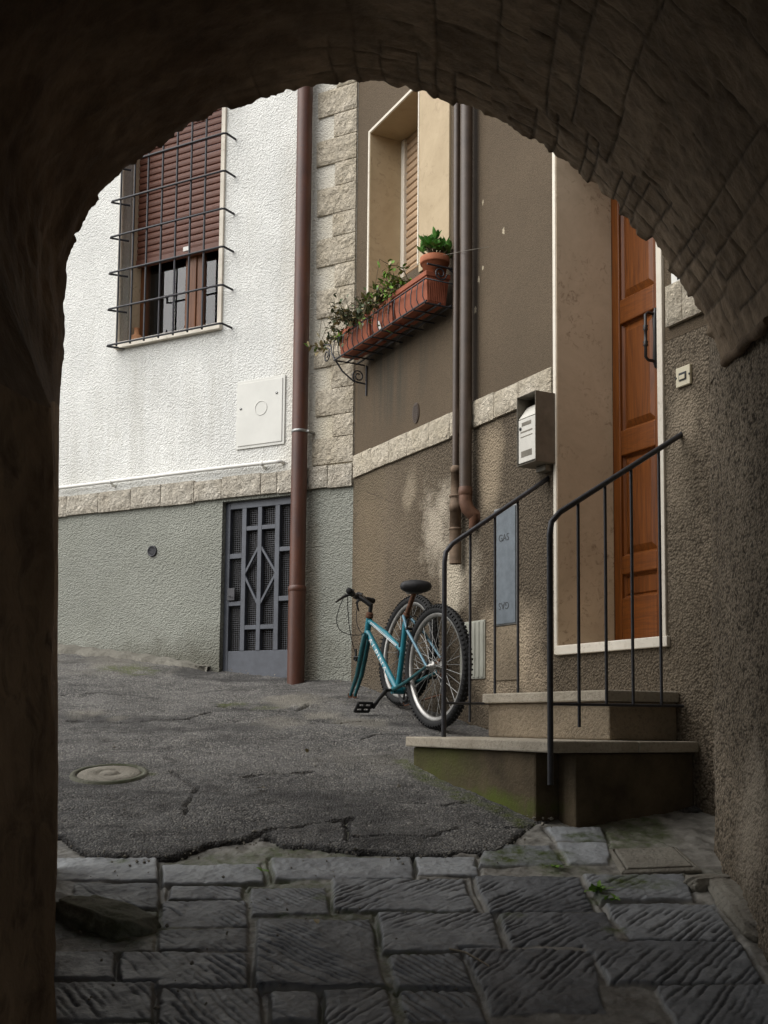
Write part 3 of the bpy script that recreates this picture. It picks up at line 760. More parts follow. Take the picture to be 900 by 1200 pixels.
def rough_block(mb, fr, u0, u1, n0, n1, z0, z1, seed, amp=.010, step=.022):
    """a hewn stone: rough front face on a box"""
    nu = max(3, int((u1-u0)/step)); nz = max(3, int((z1-z0)/step))
    U, Z = np.meshgrid(np.linspace(u0, u1, nu+1), np.linspace(z0, z1, nz+1), indexing='ij')
    dn = fbm(U*22+seed*3.1, Z*22, seed, 4)*amp
    e = np.minimum(np.minimum(U-u0, u1-U), np.minimum(Z-z0, z1-Z)); dn = np.where(e < 1e-6, -.006+dn*.3, dn)
    Nn = n1+dn
    jit = fbm(U*9, Z*9, seed+5, 2)*.006
    vs = [fr.P(U[i, j]+(jit[i, j] if 0 < i < nu else 0), Nn[i, j], Z[i, j]) for i in range(nu+1) for j in range(nz+1)]
    fs = [(i*(nz+1)+j, (i+1)*(nz+1)+j, (i+1)*(nz+1)+j+1, i*(nz+1)+j+1) for i in range(nu) for j in range(nz)]
    mb.add(vs, fs)
    bd = [(i, 0) for i in range(nu+1)]+[(nu, j) for j in range(1, nz+1)]+[(i, nz) for i in range(nu-1, -1, -1)]+[(0, j) for j in range(nz-1, 0, -1)]
    a = [fr.P(U[i, j], Nn[i, j], Z[i, j]) for i, j in bd]; b = [fr.P(U[i, j], n0, Z[i, j]) for i, j in bd]; k = len(bd)
    mb.add(a+b, [(i, (i+1) % k, k+(i+1) % k, k+i) for i in range(k)])

# ---- white building
WB = thing('white_building', 'white roughcast house with grey-green base, barred window and stone quoins', 'building', FW.P(-2, 0, FW.gz(-2)))
bt_u = FW.at(200, 580)[0]
band_t = (FW.at(73, 583)[1]+FW.at(340, 550)[1])/2; band_b = (FW.at(73, 606)[1]+FW.at(340, 576)[1])/2
wu0 = FW.at(140, 398)[0]; wu1 = FW.at(256, 380)[0]; wz0 = (FW.at(140, 402)[1]+FW.at(256, 381)[1])/2; wz1 = FW.at(256, 70)[1]
gu0 = FW.at(258, 700)[0]; gu1 = FW.at(347, 700)[0]; gz1 = FW.at(262, 588)[1]; gz0 = FW.at(257, 795)[1]
TOPZ = 8.0
w = MB(); wall_cells(w, FW, -6, 0, band_b+.02, TOPZ, [(wu0, wu1, wz0, wz1)]); w.build('wall', M['white_stucco'], WB)
w = MB(); wall_cells(w, FW, -6, 0, .6, band_b+.016, [(gu0, gu1, -1, gz1)], -.34, -.004); w.build('base_wall', M['green_stucco'], WB)
b = MB(); jp = [-40, 5, 42, 80, 117, 155, 190, 229, 261, 307, 326, 356, 385, 412]
ju = [FW.at(x, 580)[0] for x in jp]; ju[-1] = -.004
for i in range(len(ju)-1): rough_block(b, FW, ju[i]+.003, ju[i+1]-.003, -.02, .026, band_b+random.uniform(-.006, .006), band_t+random.uniform(-.012, .006), 200+i)
b.build('stone_band', M['cream_stone'], WB)
b = MB(); z = band_t+.01; k = 0
uq = FW.at(372, 300)[0]; us_ = FW.at(392, 300)[0]
while z < TOPZ-.3:
    h = random.uniform(.175, .2) if k % 2 == 0 else random.uniform(.15, .17)
    rough_block(b, FW, (uq if k % 2 == 0 else us_)+random.uniform(-.012, .012), -.004, -.02, .02, z, z+h-.006, 300+k, .012); z += h; k += 1
b.build('quoins', M['tan_stone'], WB)
# barred window
win = thing('window', None, None, FW.P((wu0+wu1)/2, 0, wz0)-wloc(WB)); win.parent = WB
s = MB(); s.box(FW, wu0-.03, wu1+.035, -.24, .035, wz0-.045, wz0+.002); s.build('sill', M['marble_edge'], win, .004)
s = MB(); s.box(FW, wu0-.028, wu0, -.1, .018, wz0+.002, wz1+.03); s.box(FW, wu1, wu1+.035, -.1, .018, wz0+.002, wz1+.03); s.box(FW, wu0, wu1, -.1, .018, wz1, wz1+.03); s.build('frame', M['marble_edge'], win, .003)
s = MB(); s.box(FW, wu0, wu0+.003, -.24, -.1, wz0+.002, wz1); s.box(FW, wu1-.003, wu1, -.24, -.1, wz0+.002, wz1); s.build('reveal', M['travertine'], win)
shz = FW.at(250, 293, -.17)[1]
s = MB(); z = shz; prof_s = [(0, 0), (.009, .006), (.012, .02), (.012, .034), (.007, .046), (-.004, .051)]
s.box(FW, wu0+.004, wu1-.004, -.19, -.155, z, z+.05); z += .052
while z < wz1:
    vs = []
    for uu in (wu0+.004, wu1-.004): vs += [FW.P(uu, -.175+a, z+c) for a, c in prof_s]
    m_ = len(prof_s); s.add(vs, [(i, m_+i, m_+i+1, i+1) for i in range(m_-1)]); z += .0515
s.build('roller_shutter', M['shutter'], win)
nn = -.235; mid = FW.at(228, 345, nn)[0]; zt = shz+.1
s = MB()
for a, c in ((wu0+.004, mid-.035), (mid+.035, wu1-.004)):
    s.box(FW, a, a+.055, nn-.03, nn+.02, wz0+.004, zt); s.box(FW, c-.04, c, nn-.03, nn+.02, wz0+.004, zt)
    s.box(FW, a+.055, c-.04, nn-.03, nn+.02, wz0+.004, wz0+.055)
s.box(FW, mid-.034, mid+.034, nn-.025, nn+.03, wz0+.006, zt)
s.build('sash', M['sash_wood'], win, .004)
s = MB(); s.box(FW, wu0+.05, wu1-.04, nn-.012, nn-.006, wz0+.05, zt); s.build('pane', M['glass'], win)
s = MB(); cu0 = FW.at(188, 330, nn-.03)[0]; cu1 = FW.at(205, 330, nn-.03)[0]; N_ = 40; vs = []
for k in range(N_+1):
    t = k/N_; uu = cu0+(cu1-cu0)*t
    for q in range(7):
        v = q/6; vs.append(FW.P(uu+(.05*math.sin(v*2.2))*(t-.3), nn-.03+.008*math.sin(t*26+v), wz0+.1+.02*math.sin(t*9)+(zt-wz0-.1)*v))
s.add(vs, [(k*7+q, (k+1)*7+q, (k+1)*7+q+1, k*7+q+1) for k in range(N_) for q in range(6)], True); s.build('curtain', M['curtain'], win)
s = MB(); vs = []; cv0 = FW.at(206, 330, nn-.09)[0]; cv1 = FW.at(250, 330, nn-.09)[0]
for k in range(N_+1):
    t = k/N_
    for q in range(2): vs.append(FW.P(cv0+(cv1-cv0)*t, nn-.045+.006*math.sin(t*40), wz0+.03+(zt-wz0-.03)*q))
s.add(vs, [(k*2, k*2+2, k*2+3, k*2+1) for k in range(N_)], True); s.build('blind', M['blind_cloth'], win)  # cream sheet added behind the pane to stand in for its warm reflection
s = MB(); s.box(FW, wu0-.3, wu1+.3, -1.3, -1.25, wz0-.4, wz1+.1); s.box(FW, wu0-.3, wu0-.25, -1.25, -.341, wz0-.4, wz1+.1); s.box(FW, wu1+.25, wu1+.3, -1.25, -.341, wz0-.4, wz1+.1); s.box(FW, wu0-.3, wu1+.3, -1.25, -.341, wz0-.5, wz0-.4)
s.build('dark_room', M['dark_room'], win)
gn = .11; s = MB(); gr = MB()
vpx = [(137, 385), (153, 382), (169, 379), (186, 376), (203, 372), (220, 368), (237, 364)]
zg0 = FW.at(200, 391, gn)[1]; step_z = (FW.at(268, 291, gn)[1]-FW.at(268, 381, gn)[1])/2
gl = FW.at(124, 405, gn)[0]; g_r = FW.at(258, 375, gn)[0]
for k in range(8):
    zz = FW.at(262, 378, gn)[1]+k*step_z
    gr.tube([FW.P(gl+.09, -.01, zz), FW.P(gl+.03, gn*.55, zz), FW.P(gl, gn*.9, zz), FW.P(gl+.02, gn, zz), FW.P(g_r-.01, gn, zz), FW.P(g_r+.01, gn*.92, zz), FW.P(g_r+.02, -.01, zz-.002)], .008, 8)
for (x, y) in vpx:
    uu = FW.at(x, y, gn-.013)[0]; gr.tube([FW.P(uu, gn-.013, FW.at(262, 378, gn)[1]-.012), FW.P(uu, gn-.013, FW.at(262, 378, gn)[1]+7.3*step_z)], .008, 8)
gr.build('grille', M['grille_iron'], win)
s = MB(); a, c = FW.at(217, 291, -.15); s.box(FW, a-.02, a+.03, -.16, -.150, c-.02, c+.012); s.build('sticker', M['white_paint'], win)
# cellar gate
gt = thing('gate', None, None, FW.P(gu0, -.06, gz0)-wloc(WB)); gt.parent = WB
tag(gt, 'slate-grey metal cellar gate with a diamond of flat bars over wire mesh')
gm = MB(); gh = gz1-gz0; gw = gu1-gu0
def GU(x): return gu0 + gw*(x-540)/(762-540)
def GZ(y): return gz1 - gh*(y-272)/(806-272)
def bar(x0, x1, y0, y1, d=0.0): gm.box(FW, GU(x0), GU(x1), -.075, -.045+d, GZ(y1), GZ(y0))
bar(540, 554, 272, 806); bar(748, 762, 272, 806); bar(554, 748, 272, 294); 
bar(590, 603, 294, 724, .001); bar(688, 701, 294, 724, .001); bar(637, 649, 294, 724, .0015)
bar(554, 590, 430, 445); bar(554, 590, 575, 588); bar(701, 748, 420, 433); bar(701, 748, 566, 580)
bar(603, 637, 350, 363); bar(649, 688, 350, 363); bar(603, 637, 648, 661); bar(649, 688, 648, 661)
def diag(a, c):
    p = FW.P(GU(a[0]), -.052, GZ(a[1])); q = FW.P(GU(c[0]), -.052, GZ(c[1])); t = (q-p).normalized(); sdv = t.cross(FW.n)*.0085
    gm.hexa([p-sdv-FW.n*.012, p+sdv-FW.n*.012, p+sdv+FW.n*.0065, p-sdv+FW.n*.0065, q-sdv-FW.n*.012, q+sdv-FW.n*.012, q+sdv+FW.n*.0065, q-sdv+FW.n*.0065])
for a, c in (((643, 408), (598, 496)), ((643, 408), (692, 496)), ((598, 496), (643, 592)), ((692, 496), (643, 592))): diag(a, c)
gm.build('gate_frame', M['gate_paint'], gt, .002)
s = MB(); s.box(FW, GU(554), GU(748), -.07, -.047, GZ(806), GZ(724)); s.build('kick_plate', M['gate_paint'], gt, .002)
s = MB()
nb = 34
for k in range(nb): 
    uu = GU(554)+(GU(748)-GU(554))*k/(nb-1); s.box(FW, uu-.0016, uu+.0016, -.082, -.0795, GZ(724), GZ(294))
nb = 70
for k in range(nb):
    zz = GZ(724)+(GZ(294)-GZ(724))*k/(nb-1); s.box(FW, GU(554), GU(748), -.0795, -.077, zz-.0016, zz+.0016)
s.build('wire_mesh', M['wire_mesh'], gt)
s = MB(); s.box(FW, GU(553), GU(575), -.044, -.03, GZ(572), GZ(535)); s.tube([FW.P(GU(560), -.03, GZ(560)), FW.P(GU(560), -.008, GZ(560)), FW.P(GU(568), -.006, GZ(561))], .005, 8); s.build('lock', M['iron'], gt, .002)
s = MB(); s.box(FW, gu0-.3, gu1+.3, -1.5, -1.45, gz0-.3, gz1+.2); s.box(FW, gu0-.05, gu0-.01, -1.45, -.341, gz0-.3, gz1+.2); s.box(FW, gu1+.01, gu1+.05, -1.45, -.341, gz0-.3, gz1+.2); s.box(FW, gu0-.01, gu1+.01, -1.45, -.341, gz1+.02, gz1+.06); s.box(FW, gu0-.05, gu1+.05, -1.45, -.08, gz0-.08, gz0-.02)
s.build('cellar_recess', M['rough_stucco'], gt)
# vent in the base wall
s = MB(); u, z = FW.at(178.5, 646); pv = FW.P(u, -.004, z)
s.lathe(pv, FW.n, [(.0, .004), (.03, .004), (.033, .012), (.040, .012), (.042, .0), (.042, -.03)], 28)
for k in range(5): s.box(FW, u-.03, u+.03, .001, .004, z-.024+k*.011, z-.019+k*.011)
tag(s.build('vent', M['grille_iron'], WB), 'small round vent in the grey-green base wall')

# utility cabinet, conduit
cu0, cz1 = FW.at(279, 448); cu1, cz0 = FW.at(334, 520); cz1 = FW.at(306, 444)[1]; cz0 = FW.at(306, 524)[1]
cb = thing('utility_cabinet', 'flat white square cabinet door set into the white wall', 'cabinet', FW.P(cu0, 0, cz0))
s = MB(); s.box(FW, cu0, cu1, .002, .012, cz0, cz1); s.build('frame', M['cabinet_paint'], cb, .003)
s = MB(); s.box(FW, cu0+.018, cu1-.018, .0125, .018, cz0+.02, cz1-.02); s.build('door', M['cabinet_paint'], cb, .003)
s = MB(); s.lathe(FW.P((cu0+cu1)/2+.01, .018, (cz0+cz1)/2+.03), FW.n, [(.052, .0), (.052, .0025), (.047, .0025), (.047, .0)], 36); s.build('ring', M['cabinet_paint'], cb)
for (px, py) in ((326, 461), (284, 480)):
    u, z = FW.at(px, py); s = MB(); s.lathe(FW.P(u, .018, z), FW.n, [(.009, 0), (.009, .004), (0, .004)], 16); s.build('latch', M['zinc'], cb)
zc = (FW.at(75, 573)[1]+FW.at(325, 543)[1])/2
ca, cc_ = FW.at(10, 580)[0], FW.at(332, 543)[0]
cd = thing('conduit', 'thin white conduit pipe along the top of the stone band', 'pipe', FW.P(cc_, .03, zc))
s = MB(); s.tube([FW.P(ca, .045, zc), FW.P(-1.2, .046, zc+.003), FW.P(cc_-.03, .045, zc), FW.P(cc_-.008, .042, zc), FW.P(cc_, .03, zc), FW.P(cc_+.002, .0, zc)], .0135, 12); s.build('tube', M['white_paint'], cd)
for px in (135, 311):
    u = FW.at(px, 560)[0]; s = MB(); s.lathe(FW.P(u-.01, .045, zc), FW.u, [(.016, 0), (.018, .004), (.018, .018), (.016, .022)], 16); s.box(FW, u-.004, u+.004, 0, .045, zc-.035, zc-.014); s.build('clip', M['white_paint'], cd)
# vase on the sill
u, z = FW.at(160, 392, -.13)
s = MB(); s.lathe(FW.P(u, -.13, wz0+.002), (0, 0, 1), [(0, 0), (.040, 0), (.050, .018), (.052, .05), (.042, .085), (.02, .105), (.018, .14), (.024, .15), (.016, .15), (.014, .10)], 24)
tag(s.build('vase', M['vase'], None), 'small terracotta vase standing on the barred window sill', 'vase')
# left drainpipe
pu, _ = FW.at(347, 800, .07); pz = FW.gz(pu)-.1
dp = thing('drainpipe', 'rust-brown drainpipe beside the slate-grey gate on the white house', 'drainpipe', FW.P(pu, .075, pz+.08), 'drainpipes on the house walls')
s = MB(); zj = FW.at(349, 690, .07)[1]
s.tube([FW.P(pu, .075, pz), FW.P(pu, .075, zj)], .058, 20); s.lathe(FW.P(pu, .075, zj-.02), (0, 0, 1), [(.058, 0), (.061, .005), (.061, .03), (.055, .04)], 20); s.tube([FW.P(pu, .075, zj), FW.P(pu, .075, TOPZ-1)], .0535, 20); s.build('pipe', M['rust_pipe'], dp)
for py in (508,):
    zz = FW.at(350, py, .07)[1]; s = MB(); s.lathe(FW.P(pu, .075, zz), (0, 0, 1), [(.055, 0), (.057, .001), (.057, .018), (.055, .019)], 20); s.box(FW, pu+.054, pu+.075, -.01, .08, zz+.002, zz+.015); s.build('bracket', M['zinc'], dp)
# concrete strip at the foot of the white wall
s = MB(); ua, ub_ = FW.at(20, 770)[0], FW.at(246, 790)[0]; N_ = 50; vs = []
for k in range(N_+1):
    u = ua+(ub_-ua)*k/N_; wd = (.16+.03*math.sin(k*.9)+.02*math.sin(k*2.3))*(1-.75*(k/N_)**3)
    for (n_, h_) in ((.0, .06-.02*k/N_), (.03, .052-.02*k/N_), (wd*.6, .036), (wd, -.03)): vs.append(FW.P(u, n_, FW.gz(u, n_)+h_+.006*math.sin(k*1.3)-.05*math.exp(-((u-FW.at(290, 790)[0])**2)/.3)))
s.add(vs, [(k*4+q, (k+1)*4+q, (k+1)*4+q+1, k*4+q+1) for k in range(N_) for q in range(3)], True)
tag(s.build('kerb', M['dirty_concrete']), kind='structure')

# ---- brown building
BB = thing('brown_building', 'brown stuccoed house with wooden door in a deep stone doorway', 'building', FB.P(.5, 0, FB.gz(.5)))
bb_b = (FB.at(480, 534)[1]+FB.at(604, 482)[1])/2; bb_t = (FB.at(480, 505)[1]+FB.at(645, 434)[1])/2
du0 = FB.at(655, 700)[0]; du1 = FB.at(776, 700)[0]; dz0 = FB.at(656, 757)[1]; dz1 = dz0+2.55
fu0 = FB.at(434, 300)[0]; fu1 = FB.at(491.5, 250)[0]; fz1 = FB.at(434, 158)[1]; fz0 = FB.at(434, 352)[1]
zsplit = bb_b+.03
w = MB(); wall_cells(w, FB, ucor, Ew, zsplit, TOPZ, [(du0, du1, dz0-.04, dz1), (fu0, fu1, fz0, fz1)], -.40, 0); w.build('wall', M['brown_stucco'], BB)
w = MB(); wall_cells(w, FB, ucor, du1+.001, .4, zsplit-.003, [(du0, du1+.01, dz0-.04, dz1)], -.40, .003); w.build('base_wall', M['rough_stucco'], BB)
w = MB(); wall_cells(w, FB, du1+.002, Ew, .4, zsplit-.003, [], -.40, .003); w.build('base_wall', M['roughcast'], BB)
b = MB(); jp = [414, 438, 459, 480, 506, 530, 556, 582, 611, 650]
ju = [FB.at(x, 500)[0] for x in jp]; ju[0] = ucor+.02
for i in range(len(ju)-1): rough_block(b, FB, ju[i]+.0025, ju[i+1]-.0025, -.02, .026, bb_b+random.uniform(-.005, .004), bb_t+random.uniform(-.006, .006), 400+i, .007)
rb = FB.at(785, 384)[1]; rt_ = FB.at(790, 334)[1]; ra = FB.at(783.5, 360)[0]
b.build('stone_band', M['tan_stone'], BB); b = MB()
rough_block(b, FB, ra, FB.at(803, 360)[0]-.002, -.02, .024, rb, rt_, 430, .009); rough_block(b, FB, FB.at(803, 360)[0]+.002, FB.at(832, 360)[0], -.02, .024, rb, rt_+.005, 431, .009)
b.build('stone_band', M['tan_stone'], BB)
# doorway
dr = thing('door', None, None, FB.P(du0, -.33, dz0)-wloc(BB)); dr.parent = BB
s = MB(); s.box(FB, du0-.003, du1+.05, -.33, .022, dz0-.045, dz0); s.build('threshold', M['marble_edge'], dr, .004)
s = MB(); s.box(FB, du0-.024, du0, -.33, .014, dz0-.04, dz1+.03); s.box(FB, du1, du1+.035, -.33, .014, dz0+.0005, dz1+.03); s.box(FB, du0, du1, -.33, .014, dz1, dz1+.03)
s.build('stone_surround', M['marble_edge'], dr, .003)
s = MB(); s.box(FB, du0, du0+.004, -.33, .008, dz0+.0005, dz1); s.box(FB, du1-.004, du1, -.33, .008, dz0+.0005, dz1); s.build('reveal', M['travertine'], dr)
dn = -.33
lu0, lu1 = du0+.004, (du0+du1)/2-.002
ru0, ru1 = lu1+.004, du1-.004
zA = FB.at(740, 735, dn)[1]
def dz(px, py): return FB.at(px, py, dn)[1]
prail = [(dz0+.004, dz(735, 693)), (dz(735, 684), dz(735, 672)), (dz(740, 535), dz(742, 504)), (dz(742, 371), dz(744, 343)), (dz1-.12, dz1-.004)]
for nm, (a, c) in (('door_leaf', (lu0, lu1)), ('door_leaf', (ru0, ru1))):
    s = MB(); st = .058
    s.box(FB, a, a+st, dn-.045, dn, dz0+.004, dz1-.004); s.box(FB, c-st*.8, c, dn-.045, dn, dz0+.004, dz1-.004)
    lf = s.build(nm, M['door_wood'], dr, .005)
    s = MB()
    rl = [(dz0+.004, dz(735, 700)), (dz(738, 672), dz(738, 650)+.0), (dz(742, 530), dz(742, 500)), (dz(744, 372), dz(744, 343)), (dz1-.12, dz1-.004)]
    for (z0, z1) in rl:
        s = MB(); s.box(FB, a+st+.0005, c-st*.8-.0005, dn-.044, dn-.001, min(z0, z1), max(z0, z1)); s.build('rail', M['door_wood_rail'], lf, .006)
    s = MB()
    for (r0, r1) in zip(rl[:-1], rl[1:]):
        z0, z1 = max(r0), min(r1); u0, u1 = a+st, c-st*.8
        P = FB.P; k = .03
        o_ = [P(u0, dn-.016, z0), P(u1, dn-.016, z0), P(u1, dn-.016, z1), P(u0, dn-.016, z1)]
        i_ = [P(u0+.012, dn-.026, z0+.012), P(u1-.012, dn-.026, z0+.012), P(u1-.012, dn-.026, z1-.012), P(u0+.012, dn-.026, z1-.012)]
        c_ = [P(u0+.045, dn-.012, z0+.045), P(u1-.045, dn-.012, z0+.045), P(u1-.045, dn-.012, z1-.045), P(u0+.045, dn-.012, z1-.045)] if z1-z0 > .12 else [P(u0+.025, dn-.02, z0+.02), P(u1-.025, dn-.02, z0+.02), P(u1-.025, dn-.02, z1-.02), P(u0+.025, dn-.02, z1-.02)]
        s.add(o_+i_+c_, [(q, (q+1) % 4, 4+(q+1) % 4, 4+q) for q in range(4)]+[(4+q, 4+(q+1) % 4, 8+(q+1) % 4, 8+q) for q in range(4)]+[(8, 9, 10, 11)])
    s.build('panel', M['door_wood'], lf)
hu = lu1-.03; hz0 = FB.at(764, 420, dn+.05)[1]; hz1 = FB.at(764, 364, dn+.05)[1]
s = MB(); hn = dn+.065
s.tube([FB.P(hu, dn, hz1), FB.P(hu, hn-.015, hz1), FB.P(hu, hn, hz1-.012), FB.P(hu, hn, hz0+.012), FB.P(hu, hn-.015, hz0), FB.P(hu, dn, hz0)], .0075, 12)
hm = (hz0+hz1)/2
s.lathe(FB.P(hu, hn, hm-.055), (0, 0, 1), [(.007, 0), (.013, .008), (.009, .016), (.013, .024), (.008, .032), (.008, .078), (.013, .086), (.009, .094), (.013, .102), (.007, .11)], 16)
s.tube([FB.P(hu, dn+.004, hz0-.03), FB.P(hu, dn+.006, hz0), FB.P(hu, dn+.006, hm), FB.P(hu, dn+.006, hz1), FB.P(hu, dn+.004, hz1+.03)], [.006, .014, .009, .014, .006], 10)
s.build('handle', M['black_metal'], dr)
# shuttered window over the planters
fw = thing('window', None, None, FB.P(fu0, 0, fz0)-wloc(BB)); fw.parent = BB
s = MB(); s.box(FB, fu0-.02, fu0, -.2, .016, fz0, fz1+.02); s.box(FB, fu0, fu1, -.2, .016, fz1, fz1+.02); s.box(FB, fu1, fu1+.012, -.2, .016, fz0, fz1+.02); s.build('frame', M['marble_edge'], fw, .003)
s = MB(); s.box(FB, fu0, fu0+.004, -.30, .01, fz0, fz1); s.box(FB, fu0+.004, fu1, -.30, .01, fz1-.004, fz1); s.box(FB, fu1-.004, fu1, -.3, .01, fz0, fz1-.004); s.build('reveal', M['travertine_light'], fw)
s = MB(); fl = FB.at(528, 250)[0]; s.box(FB, fu1+.0125, fl, -.01, .012, fz0-.05, fz1+.4); s.build('surround', M['travertine_light'], fw, .003)
fn = -.25
s = MB(); s.box(FB, fu0+.0045, fu0+.05, fn-.02, fn+.03, fz0, fz1-.005); s.build('jamb', M['marble_edge'], fw, .003)
s = MB(); z = fz0
while z < fz1:
    vs = []
    for uu in (fu0+.051, fu1-.005): vs += [FB.P(uu, fn+a, z+c) for a, c in ((0, 0), (.012, .008), (.014, .03), (.008, .046), (-.002, .049))]
    s.add(vs, [(i, 5+i, 6+i, i+1) for i in range(4)]); z += .05
s.box(FB, fu0+.051, fu1-.005, fn-.02, fn-.012, fz0, fz1); s.build('roller_shutter', M['beige_slat'], fw)
# oval vent
s = MB(); u, z = FB.at(488, 484)
ov = [FB.P(u+.04*math.cos(t), .0, z+.062*math.sin(t)) for t in np.linspace(0, 2*math.pi, 28, endpoint=False)]
s.poly(ov, FB.n*.007)
for k in range(8):
    zz = z-.045+k*.0128; hw = .034*math.sqrt(max(0, 1-((zz-z)/.056)**2)); s.box(FB, u-hw, u+hw, .007, .0105, zz-.003, zz+.003)
tag(s.build('vent', M['brown_pipe'], BB), 'oval louvred vent under the planters')

# house number tile
a, c = FB.at(788.5, 328); hn_ = thing('house_number', 'white house number tile beside the door top, half hidden by the arch', 'house number', FB.P(a, .006, FB.at(790, 336)[1]))
z0, z1 = FB.at(790, 336)[1], FB.at(790, 306)[1]
s = MB(); s.box(FB, a, a+.15, .003, .010, z0, z1); s.build('tile', M['white_paint'], hn_, .002)
def text_obj(name, txt, size, mat_, parent, origin, ux, uz, extr=.0012, space=1.0, stretch=1.0):
    cu = bpy.data.curves.new('t', 'FONT'); cu.body = txt; cu.size = size; cu.align_x = 'CENTER'; cu.align_y = 'CENTER'; cu.extrude = extr; cu.space_character = space
    o = bpy.data.objects.new('t', cu); col.objects.link(o); dg = bpy.context.evaluated_depsgraph_get()
    me = bpy.data.meshes.new_from_object(o.evaluated_get(dg)); bpy.data.objects.remove(o)
    ux = Vector(ux).normalized(); uz = Vector(uz).normalized(); un = ux.cross(uz); off = wloc(parent) if parent else Vector()
    for v in me.vertices: v.co = (Vector(origin)-off) + ux*v.co.x*stretch + uz*v.co.y + un*v.co.z
    me.name = name; me.materials.clear(); me.materials.append(mat_)
    o = bpy.data.objects.new(name, me); col.objects.link(o); o.parent = parent; return o
text_obj('digit', '1', .13, M['ink'], hn_, FB.P(a+.045, .0106, (z0+z1)/2), FB.u, (0, 0, 1))

# bell plate
pu0, pz1 = FB.at(795, 431); pu1, pz0 = FB.at(812, 452)
bp = thing('doorbell', 'cream doorbell plate on the rough wall right of the door', 'doorbell', FB.P(pu0, .003, pz0))
pzt = FB.at(803, 430)[1]; pzb = FB.at(803, 453)[1]
s = MB(); s.box(FB, pu0, pu1, .003, .016, pzb, pzt); s.build('plate', M['cream_plastic'], bp, .003)
um = (pu0+pu1)/2; zm = (pzb+pzt)/2
s = MB(); s.box(FB, um-.022, um+.022, .0165, .0185, zm-.018, zm+.016); s.build('bezel', M['dark_plastic'], bp)
s = MB(); s.box(FB, um-.017, um+.017, .019, .022, zm-.014, zm+.005); s.build('button', M['cream_plastic'], bp, .002)
for sx in (-1, 1):
    s = MB(); s.lathe(FB.P(um+sx*.04, .0165, zm), FB.n, [(.005, 0), (.005, .001), (0, .001)], 10); s.build('screw', M['dark_plastic'], bp)

# mailbox
mu1 = FB.at(648, 500)[0]; mn = .13; mu0 = FB.at(605.5, 500, mn)[0]; mu1f = FB.at(627.5, 500, mn)[0]
mu1 = mu1f; mzb = FB.at(627, 540, mn)[1]; mzt = FB.at(627, 457, mn)[1]
mbx = thing('mailbox', 'grey metal mailbox with pale front flap left of the doorway', 'mailbox', FB.P(mu0, 0, mzb))
s = MB()
t_ = .004; zsl = mzt-(mzt-mzb)*.03
P = FB.P
s.box(FB, mu0, mu0+t_, .004, mn, mzb, mzt); s.box(FB, mu1-t_, mu1, .004, mn, mzb, mzt); s.box(FB, mu0+t_, mu1-t_, .004, mn, mzt-t_, mzt); s.box(FB, mu0+t_, mu1-t_, .004, .008, mzb, mzt-t_); s.box(FB, mu0+t_, mu1-t_, .008, mn, mzb, mzb+t_)
s.build('body', M['mail_metal'], mbx, .002)
zf = mzb+(mzt-mzb)*.66
s = MB(); s.box(FB, mu0+.012, mu1-.006, mn-.012, mn-.003, mzb+.012, zf); s.build('front_door', M['mail_label'], mbx, .002)
s = MB(); vs = [P(mu0+.012, mn-.008, zf+.004), P(mu1-.006, mn-.008, zf+.004), P(mu1-.006, mn-.06, mzt-.045), P(mu0+.012, mn-.06, mzt-.045)]
s.poly(vs, FB.n*.004); s.build('flap', M['mail_label'], mbx)
hgt_ = zf-mzb
s = MB(); uc = (mu0+mu1)/2
for (f0, f1, w_) in ((.84, .92, .04), (.70, .73, .05), (.60, .62, .05), (.17, .30, .045)): s.box(FB, uc-w_, uc+w_, mn-.003, mn-.002, mzb+hgt_*f0, mzb+hgt_*f1); s.build('name_card', M['mail_metal'], mbx); s = MB()
s = MB(); s.lathe(P(mu0+.03, mn-.003, mzb+hgt_*.8), FB.n, [(.008, 0), (.008, .004), (0, .004)], 14); s.build('lock', M['dark_plastic'], mbx)
s = MB(); s.box(FB, uc-.03, uc+.05, .003, .05, mzb-.03, mzb-.001); s.build('bracket', M['mail_metal'], mbx, .003)

# gas cover
ga, gb_ = FB.at(581, 660)[0], FB.at(608, 660)[0]; gt1 = FB.at(594, 594)[1]; gt0 = FB.at(594, 733)[1]
gc = thing('gas_cover', 'tall narrow grey gas cover in the wall behind the far handrail', 'cover', FB.P(ga, .003, gt0))
s = MB(); s.box(FB, ga, gb_, .003, .012, gt0, gt1); s.build('rim', M['zinc'], gc, .003)
s = MB(); s.box(FB, ga+.008, gb_-.008, .0125, .017, gt0+.008, gt1-.008); s.build('door', M['grey_plastic'], gc, .003)
zt_ = FB.at(592, 631)[1]; zb_ = FB.at(592, 710)[1]; ug = (ga+gb_)/2-.005
text_obj('lettering', 'GAS', .052, M['faint_ink'], gc, FB.P(ug, .0175, zt_), FB.u, (0, 0, 1), .0008)
text_obj('lettering', 'GAS', .052, M['faint_ink'], gc, FB.P(ug, .0175, zb_), -FB.u, (0, 0, -1), .0008)
s = MB(); s.box(FB, ga+.003, gb_-.003, .0, .012, gt0-.28, gt0-.004)
tag(s.build('render_patch', M['upper_riser'], BB), 'pale patch of plaster below the gas cover')
